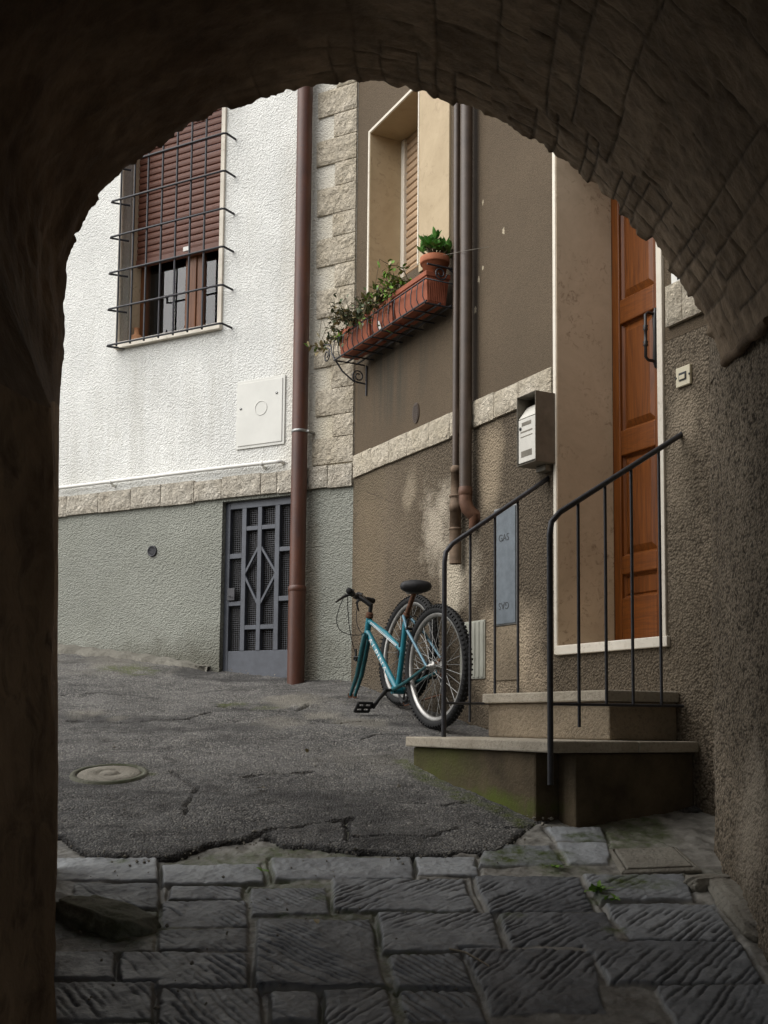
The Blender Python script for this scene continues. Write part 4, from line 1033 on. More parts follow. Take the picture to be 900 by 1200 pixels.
# ribbed panel low on the wall
ra_, rb_ = FB.at(541, 760)[0], FB.at(570, 760)[0]; rz0, rz1 = FB.at(556, 796)[1], FB.at(556, 728)[1]
s = MB(); s.box(FB, ra_, rb_, .003, .012, rz0, rz1)
rp = thing('meter_cover', 'pale ribbed plastic cover low on the wall behind the bicycle', 'cover', FB.P(ra_, .003, rz0))
s.build('plate', M['green_plastic'], rp, .003)
s = MB()
for k in range(6): uu = ra_+(rb_-ra_)*(k+.5)/6; s.box(FB, uu-.012, uu+.012, .0125, .0165, rz0+.008, rz1-.008)
s.build('ribs', M['green_plastic'], rp, .003)

# drainpipes on the brown wall
u1_ = FB.at(546, 400, .06)[0]; zend = FB.at(546, 577, .06)[1]
d1 = thing('drainpipe', 'thick dark brown drainpipe ending in a copper elbow on the brown wall', 'drainpipe', FB.P(u1_, .06, zend), 'drainpipes on the house walls')
s = MB(); s.tube([FB.P(u1_, .06, zend), FB.P(u1_, .06, TOPZ-1)], .034, 18); s.build('pipe', M['brown_pipe'], d1)
s = MB(); s.lathe(FB.P(u1_, .06, zend-.02), (0, 0, 1), [(.034, 0), (.038, .004), (.039, .03), (.036, .05)], 18)
s.tube([FB.P(u1_, .06, zend+.01), FB.P(u1_, .06, zend-.05), FB.P(u1_+.006, .05, zend-.09), FB.P(u1_+.02, .025, zend-.12), FB.P(u1_+.03, -.02, zend-.14)], [.036, .037, .037, .036, .035], 16); s.build('elbow', M['copper'], d1)
s = MB(); s.tube([FB.P(u1_+.03, .02, zend-.12), FB.P(u1_+.025, .03, zend-.2)], [.03, .02], 12); s.build('spout', M['rust'], d1)
u2 = FB.at(534.5, 400, .05)[0]; zz1 = FB.at(534, 548, .05)[1]; zz0 = FB.at(532, 640, .05)[1]
d2 = thing('drainpipe', 'thin drainpipe with a pale clay lower section left of the thick pipe', 'drainpipe', FB.P(u2, .05, zz0), 'drainpipes on the house walls')
s = MB(); s.tube([FB.P(u2, .05, zz1), FB.P(u2, .05, TOPZ-1)], .019, 14); s.build('pipe', M['brown_pipe'], d2)
s = MB(); zz2 = FB.at(532, 600, .05)[1]
s.lathe(FB.P(u2, .05, zz0-.1), (0, 0, 1), [(.033, 0), (.033, .1), (.031, .1+(zz2-zz0)), (.034, .1+(zz2-zz0)), (.034, .14+(zz2-zz0)), (.027, .15+(zz2-zz0)), (.025, .1+(zz1-zz0)-.03), (.028, .1+(zz1-zz0)-.03), (.028, .1+(zz1-zz0)), (.019, .1+(zz1-zz0)+.01)], 18); s.build('clay_section', M['clay_pipe'], d2)
s = MB()
for q in (.2, .62):
    s = MB(); s.lathe(FB.P(u2, .05, zz0+(zz1-zz0)*q), (0, 0, 1), [(.034, 0), (.036, .002), (.036, .01), (.034, .012)], 18); s.build('joint_ring', M['clay_pipe'], d2)
# the dark strip right of the thick one is painted into the wall colour
# wire from a hook to the planter
s = MB(); a = FB.at(571, 290, .02); c = FB.at(480, 306, .12)
s.tube([FB.P(FB.at(572, 289, .005)[0], .0, FB.at(572, 289, .005)[1]), FB.P(FB.at(545, 294, .1)[0], .1, FB.at(545, 294, .1)[1]-.0), FB.P(FB.at(500, 301, .12)[0], .12, FB.at(500, 301, .12)[1]-.01), FB.P(FB.at(452, 330, .12)[0], .12, FB.at(452, 330, .12)[1])], .0013, 6)
tag(s.build('wire', M['mail_metal'], None), 'thin slack wire running from the brown wall to the planters', 'wire')

# ------------------------------------------------------------------ planters
n1_, n0_ = .20, .045
q0 = FB.at(395, 421, n1_); q1 = FB.at(500, 350, n1_)
zb_ = (q0[1]+q1[1])/2; pua, pub = q0[0], q1[0]
zt_ = FB.at(500, 316, n1_)[1]
rk = thing('planter_rack', 'wrought iron rack with scrolled end holding the red planters', 'rack', FB.P((pua+pub)/2, .0, zb_))
s = MB(); zr = zb_-.012
for n_ in (n0_+.005, (n0_+n1_)/2, n1_+.012): s.tube([FB.P(pua-.02, n_, zr), FB.P(pub+.02, n_, zr)], .006, 8)
k = pua
while k <= pub+.01: s.tube([FB.P(k, .0, zr-.006), FB.P(k, n1_+.014, zr-.006)], .005, 6); k += (pub-pua)/9
s.tube([FB.P(pua-.02, n1_+.018, zb_+.115), FB.P(pub+.02, n1_+.018, zb_+.115), FB.P(pub+.02, .0, zb_+.115)], .0045, 8)
s.build('shelf', M['iron'], rk)
k = pua; i = 0
s = MB()
while k <= pub+.01:
    bow = .02
    s.tube([FB.P(k, n1_+.012, zr), FB.P(k, n1_+.026, zr+.03), FB.P(k, n1_+.026, zr+.08), FB.P(k, n1_+.018, zb_+.115)], .0032, 6); k += (pub-pua)/17
s.build('upright_bars', M['iron'], rk)
def spiral(cx, cz, r0, turns, u_dir, start, n_):
    pts = []
    for q in range(30):
        t = q/29; a_ = start+turns*2*math.pi*t; r = r0*(1-.75*t); pts.append(FB.P(cx+u_dir*r*math.cos(a_), n_, cz+r*math.sin(a_)))
    return pts
s = MB()
nn_ = n1_+.0
s.tube([FB.P(pua-.02, n1_, zr), FB.P(pua-.08, n1_, zr+.06), FB.P(pua-.10, n1_, zr+.13), FB.P(pua-.2, n1_, zr+.16), FB.P(pua-.27, n1_, zr+.15)], .005, 8)
s.tube(spiral(pua-.16, zr+.075, .05, 1.5, -1, math.pi/2, n1_), .0045, 8)
s.tube([FB.P(pua-.02, n1_, zr), FB.P(pua+.0, n1_*.8, zr-.07), FB.P(pua+.02, n1_*.45, zr-.13), FB.P(pua+.03, .01, zr-.14)], .0055, 8)
sp = []
for q in range(26):
    t = q/25; a_ = -math.pi/2+t*1.6*2*math.pi; r = .045*(1-.7*t); sp.append(FB.P(pua+.03, .06+r*math.cos(a_), zr-.095+r*math.sin(a_)))
s.tube(sp, .0045, 8)
s.tube([FB.P(pua+.04, .006, zr-.22), FB.P(pua+.04, .006, zr-.02)], .006, 8)
s.build('scroll', M['iron'], rk); s = MB()
sp = []
for q in range(26):
    t = q/25; a_ = math.pi+t*1.5*2*math.pi; r = .04*(1-.7*t); sp.append(FB.P(pub+.022, n1_*.62+r*math.cos(a_), zb_+.13+.03+r*math.sin(a_)))
s.tube(sp, .0045, 8); s.tube([FB.P(pub+.022, n1_*.4, zb_+.20), FB.P(pub+.022, n1_*.1, zb_+.17), FB.P(pub+.022, .02, zb_+.04)], .0045, 8)
s.tube([FB.P(pub+.022, n1_+.01, zb_+.20), FB.P(pub+.022, .03, zb_+.20)], .006, 8)
s.build('scroll', M['iron'], rk)
pl = []
fs_ = [0, (FB.at(432, 395, n1_)[0]-pua)/(pub-pua), (FB.at(459, 378, n1_)[0]-pua)/(pub-pua), 1]
labs = ['farthest short red planter in the iron rack, trailing dark leaves', 'middle red planter in the iron rack with a white sticker', 'nearest red planter in the iron rack, under the terracotta pot']
for i in range(3):
    a, c = pua+(pub-pua)*fs_[i]+.006, pua+(pub-pua)*fs_[i+1]-.006
    t = thing('planter', labs[i], 'planter', FB.P((a+c)/2, (n0_+n1_)/2, zb_), 'red planters in the iron rack')
    s = MB(); tp = .018; zt = zt_+(.0 if i == 2 else -.012)
    P = FB.P; nu = 14
    s.hexa([P(a+tp, n0_+tp, zb_), P(c-tp, n0_+tp, zb_), P(c-tp, n1_-tp, zb_), P(a+tp, n1_-tp, zb_), P(a+.004, n0_+.004, zt-.03), P(c-.004, n0_+.004, zt-.03), P(c-.004, n1_-.004, zt-.03), P(a+.004, n1_-.004, zt-.03)])
    for k in range(9):                              # ribs on the near end and front
        nn_ = n0_+.03+(n1_-n0_-.06)*k/8
        s.hexa([P(c-tp-.001, nn_-.004, zb_+.01), P(c-tp+.004, nn_-.004, zb_+.01), P(c-tp+.004, nn_+.004, zb_+.01), P(c-tp-.001, nn_+.004, zb_+.01), P(c-.007, nn_-.004, zt-.03), P(c-.001, nn_-.004, zt-.03), P(c-.001, nn_+.004, zt-.03), P(c-.007, nn_+.004, zt-.03)])
    s.build('box', M['planter'], t, .004)
    s = MB(); s.box(FB, a-.002, a+.012, n0_-.003, n1_+.003, zt-.03, zt); s.box(FB, c-.012, c+.002, n0_-.003, n1_+.003, zt-.03, zt); s.box(FB, a+.012, c-.012, n1_-.012, n1_+.003, zt-.03, zt); s.box(FB, a+.012, c-.012, n0_-.003, n0_+.012, zt-.03, zt); s.build('rim', M['planter'], t, .004)
    s = MB(); s.box(FB, a+.012, c-.012, n0_+.012, n1_-.012, zt-.03, zt-.014); s.build('soil', M['soil'], t)
    if i == 1:
        u, z = FB.at(444, 380, n1_); s = MB(); s.hexa([P(u-.012, n1_-.008, z-.03), P(u+.02, n1_-.008, z-.03), P(u+.02, n1_-.005, z-.03), P(u-.012, n1_-.005, z-.03), P(u-.006, n1_-.001, z+.02), P(u+.006, n1_-.001, z+.02), P(u+.006, n1_+.003, z+.02), P(u-.006, n1_+.003, z+.02)]); s.build('sticker', M['white_paint'], t)
# pot on the near planter
pc = pub-.055; pn = (n0_+n1_)/2-.005; rp_ = .082; z0 = zt_-.012
pot = thing('flower_pot', 'round terracotta flower pot standing on the nearest planter', 'flower pot', FB.P(pc, pn, z0))
s = MB(); s.lathe(FB.P(pc, pn, z0), (0, 0, 1), [(0, 0), (rp_*.72, 0), (rp_*.9, .075), (rp_, .075), (rp_*1.03, .082), (rp_*1.03, .112), (rp_*.97, .116), (rp_*.9, .112), (rp_*.88, .095), (0, .095)], 32); s.build('pot', M['pot'], pot)
def leaf(mb, p, d, up, L, wd, bend=.2, nseg=4, tipw=.0, basew=.3):
    d = Vector(d).normalized(); up = Vector(up); sd = d.cross(up)
    if sd.length < 1e-4: sd = d.cross(Vector((1, 0, 0)))
    sd.normalize(); up = sd.cross(d)
    vs = []
    for k in range(nseg+1):
        t = k/nseg; w_ = wd*(math.sin(math.pi*min(1, (basew*.35+t*(1-basew*.35)))))**.8+tipw*.0
        c = Vector(p)+d*L*t+up*(-bend*L*t*t)
        vs += [c-sd*w_*.5+up*.12*w_, c, c+sd*w_*.5+up*.12*w_]
    fs = []
    for k in range(nseg):
        for q in range(2): fs.append((k*3+q, k*3+q+1, k*3+q+4, k*3+q+3))
    mb.add(vs, fs, True)
def rnd(a=1): return Vector((random.uniform(-a, a), random.uniform(-a, a), random.uniform(-a, a)))
sp_ = thing('succulent_plant', 'bright green succulent with thick leaves growing in the terracotta pot', 'plant', FB.P(pc, pn, z0+.095))
lv = MB(); stm = MB()
for k in range(17):
    a_ = k*2.4; rr_ = .02+.05*random.random(); base = FB.P(pc, pn, z0+.09); tip = base+Vector((math.cos(a_)*rr_*1.4, math.sin(a_)*rr_*1.4, random.uniform(.04, .13)))
    stm.tube([base+Vector((math.cos(a_), math.sin(a_), 0))*rr_*.4, (base+tip)/2, tip], .006, 6)
    for q in range(10):
        b_ = q*2.4+k; el = random.uniform(.1, 1.2); leaf(lv, tip+rnd(.008), (math.cos(b_)*math.cos(el), math.sin(b_)*math.cos(el), math.sin(el)), (0, 0, 1), random.uniform(.04, .065), random.uniform(.022, .03), -.15, 4)
lv.build('leaves', M['leaf_succulent'], sp_); stm.build('stems', M['stem'], sp_)
# trailing plants
def trailing(name, label, u0, u1, n_, zz, count, mats, hmax, spread, nleaf, seed, lsz=(.02, .04), drift=(-.3, .1)):
    random.seed(seed)
    t = thing(name, label, 'plant', FB.P((u0+u1)/2, n_, zz)); st_ = MB(); ls = [MB() for _ in mats]
    for k in range(count):
        p = FB.P(random.uniform(u0, u1), n_+random.uniform(-.05, .06), zz); pts = [p]
        d = FB.u*random.uniform(*drift)*spread + FB.n*random.uniform(-.2, .7)*spread + Vector((0, 0, random.uniform(.4, 1)*hmax))
        for q in range(1, 9):
            tt = q/8; pts.append(p+d*tt+Vector((0, 0, -hmax*.75*tt*tt*random.uniform(.3, 1.3)))+rnd(.012))
        st_.tube(pts, [.0032-.0002*q for q in range(9)], 5)
        for q in range(nleaf):
            j = random.randint(2, 8); leaf(ls[random.choices(range(len(mats)), [3]+[1]*(len(mats)-1))[0]], pts[j]+rnd(.022), rnd()+Vector((0, 0, -.1)), (0, 0, 1), random.uniform(*lsz), random.uniform(.014, .026), random.uniform(-.2, .4), 3)
    st_.build('stems', M['stem'], t)
    for m_, l in zip(mats, ls): l.build('leaves', M[m_], t)
L_ = pub-pua
trailing('trailing_plant', 'sparse dark vine trailing out of the farthest planter', pua+.03, pua+L_*.30, .14, zt_-.03, 34, ['leaf_dark', 'leaf_dry'], .28, .34, 11, 41)
trailing('bushy_plant', 'low dark green plant growing in the middle planter', pua+L_*.32, pua+L_*.62, .13, zt_-.03, 34, ['leaf_dark', 'leaf_dry'], .25, .18, 12, 42)
trailing('green_plant', 'light green leafy sprig leaning out between window and pot', pua+L_*.66, pub-.2, .14, zt_-.03, 13, ['leaf_bright', 'leaf_dry'], .42, .36, 20, 43, (.03, .05), (-.9, -.1))
trailing('young_plant', 'small yellow-green seedling at the far corner of the planters', pua+.01, pua+.06, .2, zt_-.06, 5, ['leaf_bright'], .09, .12, 7, 44, (.035, .05))
trailing('dry_plant', 'dry yellowish sprig hanging from the scroll of the rack', pua-.24, pua-.2, .2, zr+.14, 4, ['leaf_dry', 'leaf_bright'], .06, .12, 8, 45, (.03, .05))
random.seed(99)

# ------------------------------------------------------------------ steps and handrails
def sz(px, py, Y): return at_y(px, py, Y).z
# corner of the lower step on the outer line, and its depth from the wall
Lz = EYE.z-.062                                       # lower tread height
def at_z(px, py, z): return at_plane(px, py, (0, 0, z), (0, 0, 1))
def uv(p): q = Vector((p.x, p.y, 0))-FB.o; return q.dot(FB.u), q.dot(FB.n)
pR = FB.P(FB.at(820, 866)[0], 0, 0)
su1 = uv(pR)[0]                                     # near end of lower step
def n_on_u(px, u, z):                               # find n so that the point (u,n,z) shows at column px
    lo, hi = 0.0, 2.0
    for _ in range(50):
        m_ = (lo+hi)/2
        if project(FB.P(u, m_, z))[0] > px: lo = m_
        else: hi = m_
    return lo
def u_on_n(px, n_, z):
    lo, hi = -3.0, 3.0
    for _ in range(50):
        m_ = (lo+hi)/2
        if project(FB.P(m_, n_, z))[0] < px: lo = m_
        else: hi = m_
    return lo
ln = n_on_u(647, su1, Lz); su0 = u_on_n(475, ln, Lz)
uu1 = FB.at(797, 815)[0]; Uz = (EYE.z+.139)
un = n_on_u(712, uu1, Uz); uu0 = u_on_n(565, un, Uz)
stp = thing('entrance_steps', 'two stone-capped steps up to the wooden door, moss on the street side', 'steps', FB.P((su0+su1)/2, ln/2, FB.gz(.5)))
th = .045
def slab(name_parts, u0, u1, n1, zt, joints):
    s = MB(); us = [u0]+joints+[u1]
    for a, c in zip(us[:-1], us[1:]): s.box(FB, a+.001, c-.001, .004, n1, zt-th, zt)
    return s
lo_ = thing('step', None, None, Vector((0, 0, 0))); lo_.parent = stp; tag(lo_, 'lower, wider step')
s = MB(); zq = FB.gz(su1, ln)-.4
s.box(FB, su0+.02, su1-.15, .004, ln-.03, zq, Lz-th-.001); s.box(FB, su1-.1495, su1-.03, .004, ln-.13, zq, Lz-th-.002)
s.build('riser', M['mossy_render'], lo_, .01)
s = MB(); jn = n_on_u(738, su1, Lz)
s.box(FB, su0, su1-.0015, .31, ln, Lz-th, Lz); s.box(FB, su0, su1, .004, .3085, Lz-th, Lz-.001)
s.build('slab', M['slab_stone'], lo_, .006)
up_ = thing('step', None, None, Vector((0, 0, 0))); up_.parent = stp; tag(up_, 'upper, smaller step below the threshold')
s = MB(); s.box(FB, uu0+.02, uu1-.015, .004, un-.02, Lz+.0005, Uz-th-.001); s.build('riser', M['upper_riser'], up_, .008)
s = MB(); s.box(FB, uu0, uu1, .004, un, Uz-th, Uz); s.build('slab', M['slab_stone'], up_, .006)

def handrail(name, label, u, n_post, px_post, bend_y, wall_px, base_z, zlow, bal_px, short, u_wall=None):
    uw = u if u_wall is None else u_wall
    base = FB.P(u, n_post, base_z)
    t = thing(name, label, 'handrail', base, 'iron handrails of the entrance steps')
    Yp = base.y
    def zat(px, py, uu, nn_): 
        d_ = ray(px, py); q = FB.P(uu, nn_, 0); return EYE.z + d_.z*(q.y/d_.y)
    zb = zat(px_post, bend_y, u, n_post)
    zw = zat(wall_px[0], wall_px[1], uw, .0)
    def lerp(k): return u+(uw-u)*k, n_post*(1-k)
    def ztop(k): return zb+.045+(zw-zb-.045)*k
    s = MB(); s.tube([FB.P(u, n_post, base_z), FB.P(u, n_post, zb-.05)], .0115, 12); s.build('post', M['iron'], t)
    pts = [FB.P(u, n_post, zb-.05), FB.P(u, n_post, zb-.015)]
    for k in (.012, .035, .07): a, c = lerp(k); pts.append(FB.P(a, c, ztop(k)-.02*(1-k/.07)))
    a, c = lerp(1); pts.append(FB.P(a, -.02, ztop(1)))
    s = MB(); s.tube(pts, .0115, 12); s.build('rail', M['iron'], t)
    zl = zat(px_post, zlow, u, n_post)
    a, c = lerp(.985); s = MB(); s.tube([FB.P(u, n_post, zl), FB.P(a, max(c, .006), zl+.004)], .006, 8); s.build('lower_rail', M['iron'], t)
    for i, px in enumerate(bal_px):
        lo, hi = 0.0, 1.0
        for _ in range(40):
            m_ = (lo+hi)/2; a, c = lerp(m_)
            if project(FB.P(a, c, zl+.4))[0] < px: lo = m_
            else: hi = m_
        a, c = lerp(lo); zlo = zl if i not in short else zl-.085
        s = MB(); s.tube([FB.P(a, c, zlo), FB.P(a, c, ztop(lo))], .0065, 8); s.build('baluster', M['iron'], t)
# near rail: outside the near end of the steps; far rail stands on the slab
fu_w = FB.at(643, 557)[0]; fn_p = n_on_u(520, fu_w, 1.24)
handrail('handrail', 'far iron handrail, its post standing on the lower slab by the bicycle wheel', fu_w, fn_p, 520, 655, (643, 557), Lz, 824, (551, 580, 607), (0,))
nu_ = su1+.016; nn_p = n_on_u(645, nu_, 1.24)
handrail('handrail', 'near iron handrail in front of the door, its post fixed below the slab', nu_, nn_p, 645, 622, (797, 506), at_y(645, 920, FB.P(nu_, nn_p, 0).y).z, 825, (678, 710, 741, 774), (0,), FB.at(798, 506)[0])

# ------------------------------------------------------------------ bicycle
bn = .25
def B(px, py, n_=0.0):                              # pixel -> point on the bicycle's plane, n_ to the street side
    u, z = FB.at(px, py, bn); return FB.P(u, bn+n_, z)
hub = B(512, 783); gzh = None
Rw = .325
bz = SL*hub.y+.012; hub.z = bz+Rw+.004
bike = thing('bicycle', 'teal step-through bicycle without front wheel, propped nose-down against the brown wall', 'bicycle', (hub.x, hub.y, bz))
fwd = -FB.u; side = FB.n
def B2(px, py, n_):
    u, z = FB.at(px, py, bn+n_); return FB.P(u, bn+n_, z)
def wheel(parent, c, ax, Rw, nsp=32, knob=True):
    c = Vector(c); ax = Vector(ax).normalized()
    hv = Vector((0, 0, 1)); a = ax.cross(hv).normalized(); b_ = a.cross(ax).normalized()
    tr = .024
    s = MB(); pr = [(Rw-tr+tr*math.cos(t), tr*math.sin(t)) for t in np.linspace(-2.4, 2.4, 15)]
    s.lathe(c, ax, pr, 72)
    if knob:
        for k in range(76):
            for j, (oo, rr_) in enumerate(((-.019, .012), (0, .0215), (.019, .012))):
                t = 2*math.pi*(k+.5*(j == 1))/76; d_ = a*math.cos(t)+b_*math.sin(t); tg = -a*math.sin(t)+b_*math.cos(t)
                ctr = c+d_*(Rw-tr+rr_)+ax*oo; up = d_ if j == 1 else (d_*.6+ax*(1 if oo > 0 else -1)*.8).normalized(); sd = tg.cross(up)
                w1, w2, h_ = .0055, .0075, .0075
                s.hexa([ctr-tg*w1-sd*w2, ctr+tg*w1-sd*w2, ctr+tg*w1+sd*w2, ctr-tg*w1+sd*w2]+[ctr-tg*w1*.8-sd*w2*.8+up*h_, ctr+tg*w1*.8-sd*w2*.8+up*h_, ctr+tg*w1*.8+sd*w2*.8+up*h_, ctr-tg*w1*.8+sd*w2*.8+up*h_])
    if 'wheel' in parent.name: wh = parent
    else: wh = thing('wheel', None, None, c-wloc(parent)); wh.parent = parent
    s.build('tyre', M['rubber'], wh)
    s = MB(); r1 = Rw-.040; s.lathe(c, ax, [(r1+.006, -.0125), (r1+.006, -.010), (r1-.004, -.0115), (r1-.016, -.009), (r1-.020, 0), (r1-.016, .009), (r1-.004, .0115), (r1+.006, .010), (r1+.006, .0125), (r1-.008, .0135), (r1-.022, .008), (r1-.0225, -.008), (r1-.008, -.0135)], 72, True)
    s.build('rim', M['alloy'], wh)
    s = MB()
    for k in range(nsp):
        t = 2*math.pi*k/nsp; sg_ = 1 if k % 2 else -1; th_ = t+(.9 if (k//2) % 2 else -.9)*.55
        p0 = c+(a*math.cos(th_)+b_*math.sin(th_))*.026+ax*sg_*.03; p1 = c+(a*math.cos(t)+b_*math.sin(t))*(r1-.021)
        s.tube([p0, p1], .0015, 5, False)
    s.build('spokes', M['spoke_steel'], wh)
    s = MB(); s.lathe(c, ax, [(0, -.066), (.006, -.066), (.006, -.05), (.014, -.05), (.014, -.036), (.03, -.033), (.03, -.028), (.014, -.024), (.013, .024), (.03, .028), (.03, .033), (.014, .036), (.014, .05), (.006, .05), (.006, .066), (0, .066)], 24); s.build('hub', M['alloy'], wh)
    return wh
wheel(bike, hub, side, Rw)
BBp = B(466, 809); hd_t = B(433, 722); hd_b = B(430, 744); sc_ = B(476, 722); st_low = BBp
dN, dF = hub+side*.062, hub-side*.062
fr_ = MB()
fr_.tube([hd_t+(hd_b-hd_t)*.25, B(452, 742), B(471, 762)], .0145, 14); fr_.tube([hd_b+(hd_t-hd_b)*.2, BBp], .0175, 14)
fr_.tube([BBp, B(472, 762), sc_], .0155, 14); fr_.tube([hd_t, hd_b], .0185, 14)
fr_.tube([BBp-side*.034, BBp+side*.034], .021, 14)
fr = fr_.build('frame', M['teal'], bike)
s = MB()
for sgn, dd in ((1, dN), (-1, dF)):
    s.tube([BBp+side*sgn*.03, BBp+(dd-BBp)*.4+side*sgn*.008, dd], [.011, .010, .008], 10)
s.build('chainstay', M['teal_dark'], bike)
s = MB()
for sgn, dd in ((1, dN), (-1, dF)):
    s.tube([sc_+side*sgn*.018, sc_+(dd-sc_)*.3+side*sgn*.03, dd], [.009, .009, .007], 10)
s.build('seatstay', M['blue_stay'], bike)
# white stripe and lettering on the tubes
a, c = hd_t+(hd_b-hd_t)*.25, B(471, 762); d_ = (c-a); nrm_ = side; upv = nrm_.cross(d_.normalized())
if upv.z < 0: upv = -upv
s = MB(); p0, p1 = a+d_*.12, a+d_*.9; off_ = side*.0125+upv*.009
for q in range(2):
    m0 = p0+off_+upv*(.002-.006*q)+side*(.001+.003*q); s.tube([m0, m0+(p1-p0)], .0022, 6)
s.build('stripe', M['decal'], bike)
a, c = hd_b+(hd_t-hd_b)*.2, BBp; d_ = (c-a).normalized(); upd = side.cross(d_)
if upd.z < 0: upd = -upd
L = (BBp-a).length
rd = (-d_ if False else d_)
# reads along the tube, letters upright for someone on the street side
ux = d_; uz = upd; un_ = ux.cross(uz)
if un_.dot(side) < 0: ux = -d_
lt = text_obj('lettering', 'ALPINA', .042, M['decal'], bike, a+d_*L*.42+side*.0178, ux, uz, .0006, 1.25, 1.75)
bm = bmesh.new(); bm.from_mesh(lt.data); bmesh.ops.triangulate(bm, faces=bm.faces); bmesh.ops.subdivide_edges(bm, edges=[e for e in bm.edges if e.calc_length() > .008], cuts=3, use_grid_fill=True); bmesh.ops.triangulate(bm, faces=bm.faces); bm.to_mesh(lt.data); bm.free()
# wrap the letters onto the round tube
for v in lt.data.vertices:
    w_ = v.co + wloc(bike); rel = w_-a; al = rel.dot(d_); hh = rel.dot(upd); ex = max(0, rel.dot(side)-.0178)
    ang = hh/.0178; rr_ = .0182+ex*.4
    p_ = a+d_*al+upd*(rr_*math.sin(ang))+side*(rr_*math.cos(ang)); v.co = p_-wloc(bike)
# seat post, saddle
sad = B(486, 689)
s = MB(); s.tube([sc_-(sad-sc_)*.2, sc_, sad-Vector((0, 0, .02))], .0135, 12); s.lathe(sc_, (sad-sc_), [(.0165, -.012), (.020, -.01), (.020, .012), (.0165, .014)], 14); s.build('seat_post', M['rust'], bike)
s = MB(); nsx, nsy = 18, 16; vs = []
sf = (Matrix.Rotation(R(-24), 3, 'Z') @ fwd); ss = Vector((0, 0, 1)).cross(sf)
for i in range(nsx+1):
    t = i/nsx; xx = -.12+.25*t; wd = .062*(1-sstep(.25, .8, t))+.024; wd *= math.sqrt(max(0.02, 1-max(0, (.12-t)/.12)**2))*math.sqrt(max(.03, 1-max(0, (t-.9)/.1)**2))
    for j in range(nsy):
        a_ = 2*math.pi*j/nsy; yv_ = math.cos(a_); zv = math.sin(a_); re_ = math.sqrt(max(.0, 1-max(0, (.16-t)/.16)**2))*.75+.25; wd *= (.6+.4*re_) if j == 0 else 1; hz_ = (.036 if zv > 0 else .040)*re_
        vs.append(sad+sf*xx+ss*(wd*yv_)+Vector((0, 0, hz_*math.copysign(abs(zv)**.75, zv)*(1-.3*t)+.006*t)))
fs = [(i*nsy+j, (i+1)*nsy+j, (i+1)*nsy+(j+1) % nsy, i*nsy+(j+1) % nsy) for i in range(nsx) for j in range(nsy)]+[tuple(range(nsy)), tuple(range(nsx*nsy, nsx*nsy+nsy))]
s.add(vs, fs, True); s.build('saddle', M['saddle'], bike)
s = MB()
for sg_ in (-1, 1): s.tube([sad+fwd*(-.09)+side*sg_*.03-Vector((0, 0, .015)), sad+fwd*(-.04)+side*sg_*.022-Vector((0, 0, .03)), sad+fwd*.04+side*sg_*.02-Vector((0, 0, .03)), sad+fwd*.09+side*sg_*.01-Vector((0, 0, .01))], .0035, 6)
s.build('saddle_rail', M['black_metal'], bike)
# fork turned to the left, without wheel, standing on its tips
st_ax = (hd_t-hd_b).normalized()
foot = B(413, 833); foot.z = SL*foot.y+.02
fax = side*.77-fwd*(-.2)                            # blade spread direction
TURN = R(49)
fs_dir = (Matrix.Rotation(TURN, 3, 'Z') @ side).normalized()   # handlebar direction after turning
ff = (Matrix.Rotation(TURN, 3, 'Z') @ fwd).normalized()
cand = [(Matrix.Rotation(k*TURN, 3, 'Z') @ side).normalized() for k in (1, -1)]
fs_dir = min(cand, key=lambda v: abs(v.x)); ff = Vector((0, 0, 1)).cross(fs_dir); ff = ff if ff.x < 0 else -ff
crown = hd_b+(hd_b-hd_t).normalized()*.012
fk = MB(); ft = Vector((foot.x, foot.y, foot.z))
for sg_ in (1, -1):
    top_ = crown+fs_dir*sg_*.05; bot = ft+fs_dir*sg_*.052; mid_ = top_+(bot-top_)*.65-ff*.012
    fk.tube([top_+Vector((0, 0, .012)), top_, top_+(bot-top_)*.3-ff*.006, mid_, bot], [.012, .0165, .016, .0135, .009], 12)
fk.tube([crown+fs_dir*.058+Vector((0, 0, .004)), crown-fs_dir*.058+Vector((0, 0, .004))], .017, 12)
fo = fk.build('fork', M['teal_dark'], bike)
for sg_ in (1, -1):
    s = MB(); bot = ft+fs_dir*sg_*.052
    s.poly([bot+ff*.016+Vector((0, 0, .012)), bot+ff*.012-Vector((0, 0, .012)), bot+ff*.003-Vector((0, 0, .016)), bot-ff*.012-Vector((0, 0, .012)), bot-ff*.014+Vector((0, 0, .014))], fs_dir*.004); s.build('dropout', M['rust'], fo)
br = crown+(ft-crown)*.35
for sg_ in (1, -1):
    s = MB()
    o_ = br+fs_dir*sg_*.052+ff*.022
    s.tube([o_-ff*.02, o_+ff*.012], .008, 8); s.tube([o_+Vector((0, 0, -.025)), o_+Vector((0, 0, .05))], .006, 8); s.tube([o_+Vector((0, 0, -.012))-fs_dir*sg_*.0+ff*.008, o_+Vector((0, 0, -.012))+ff*.008+Vector((0, 0, .0))-fs_dir*sg_*.028], .008, 8)
    s.build('brake', M['black_metal'], fo)
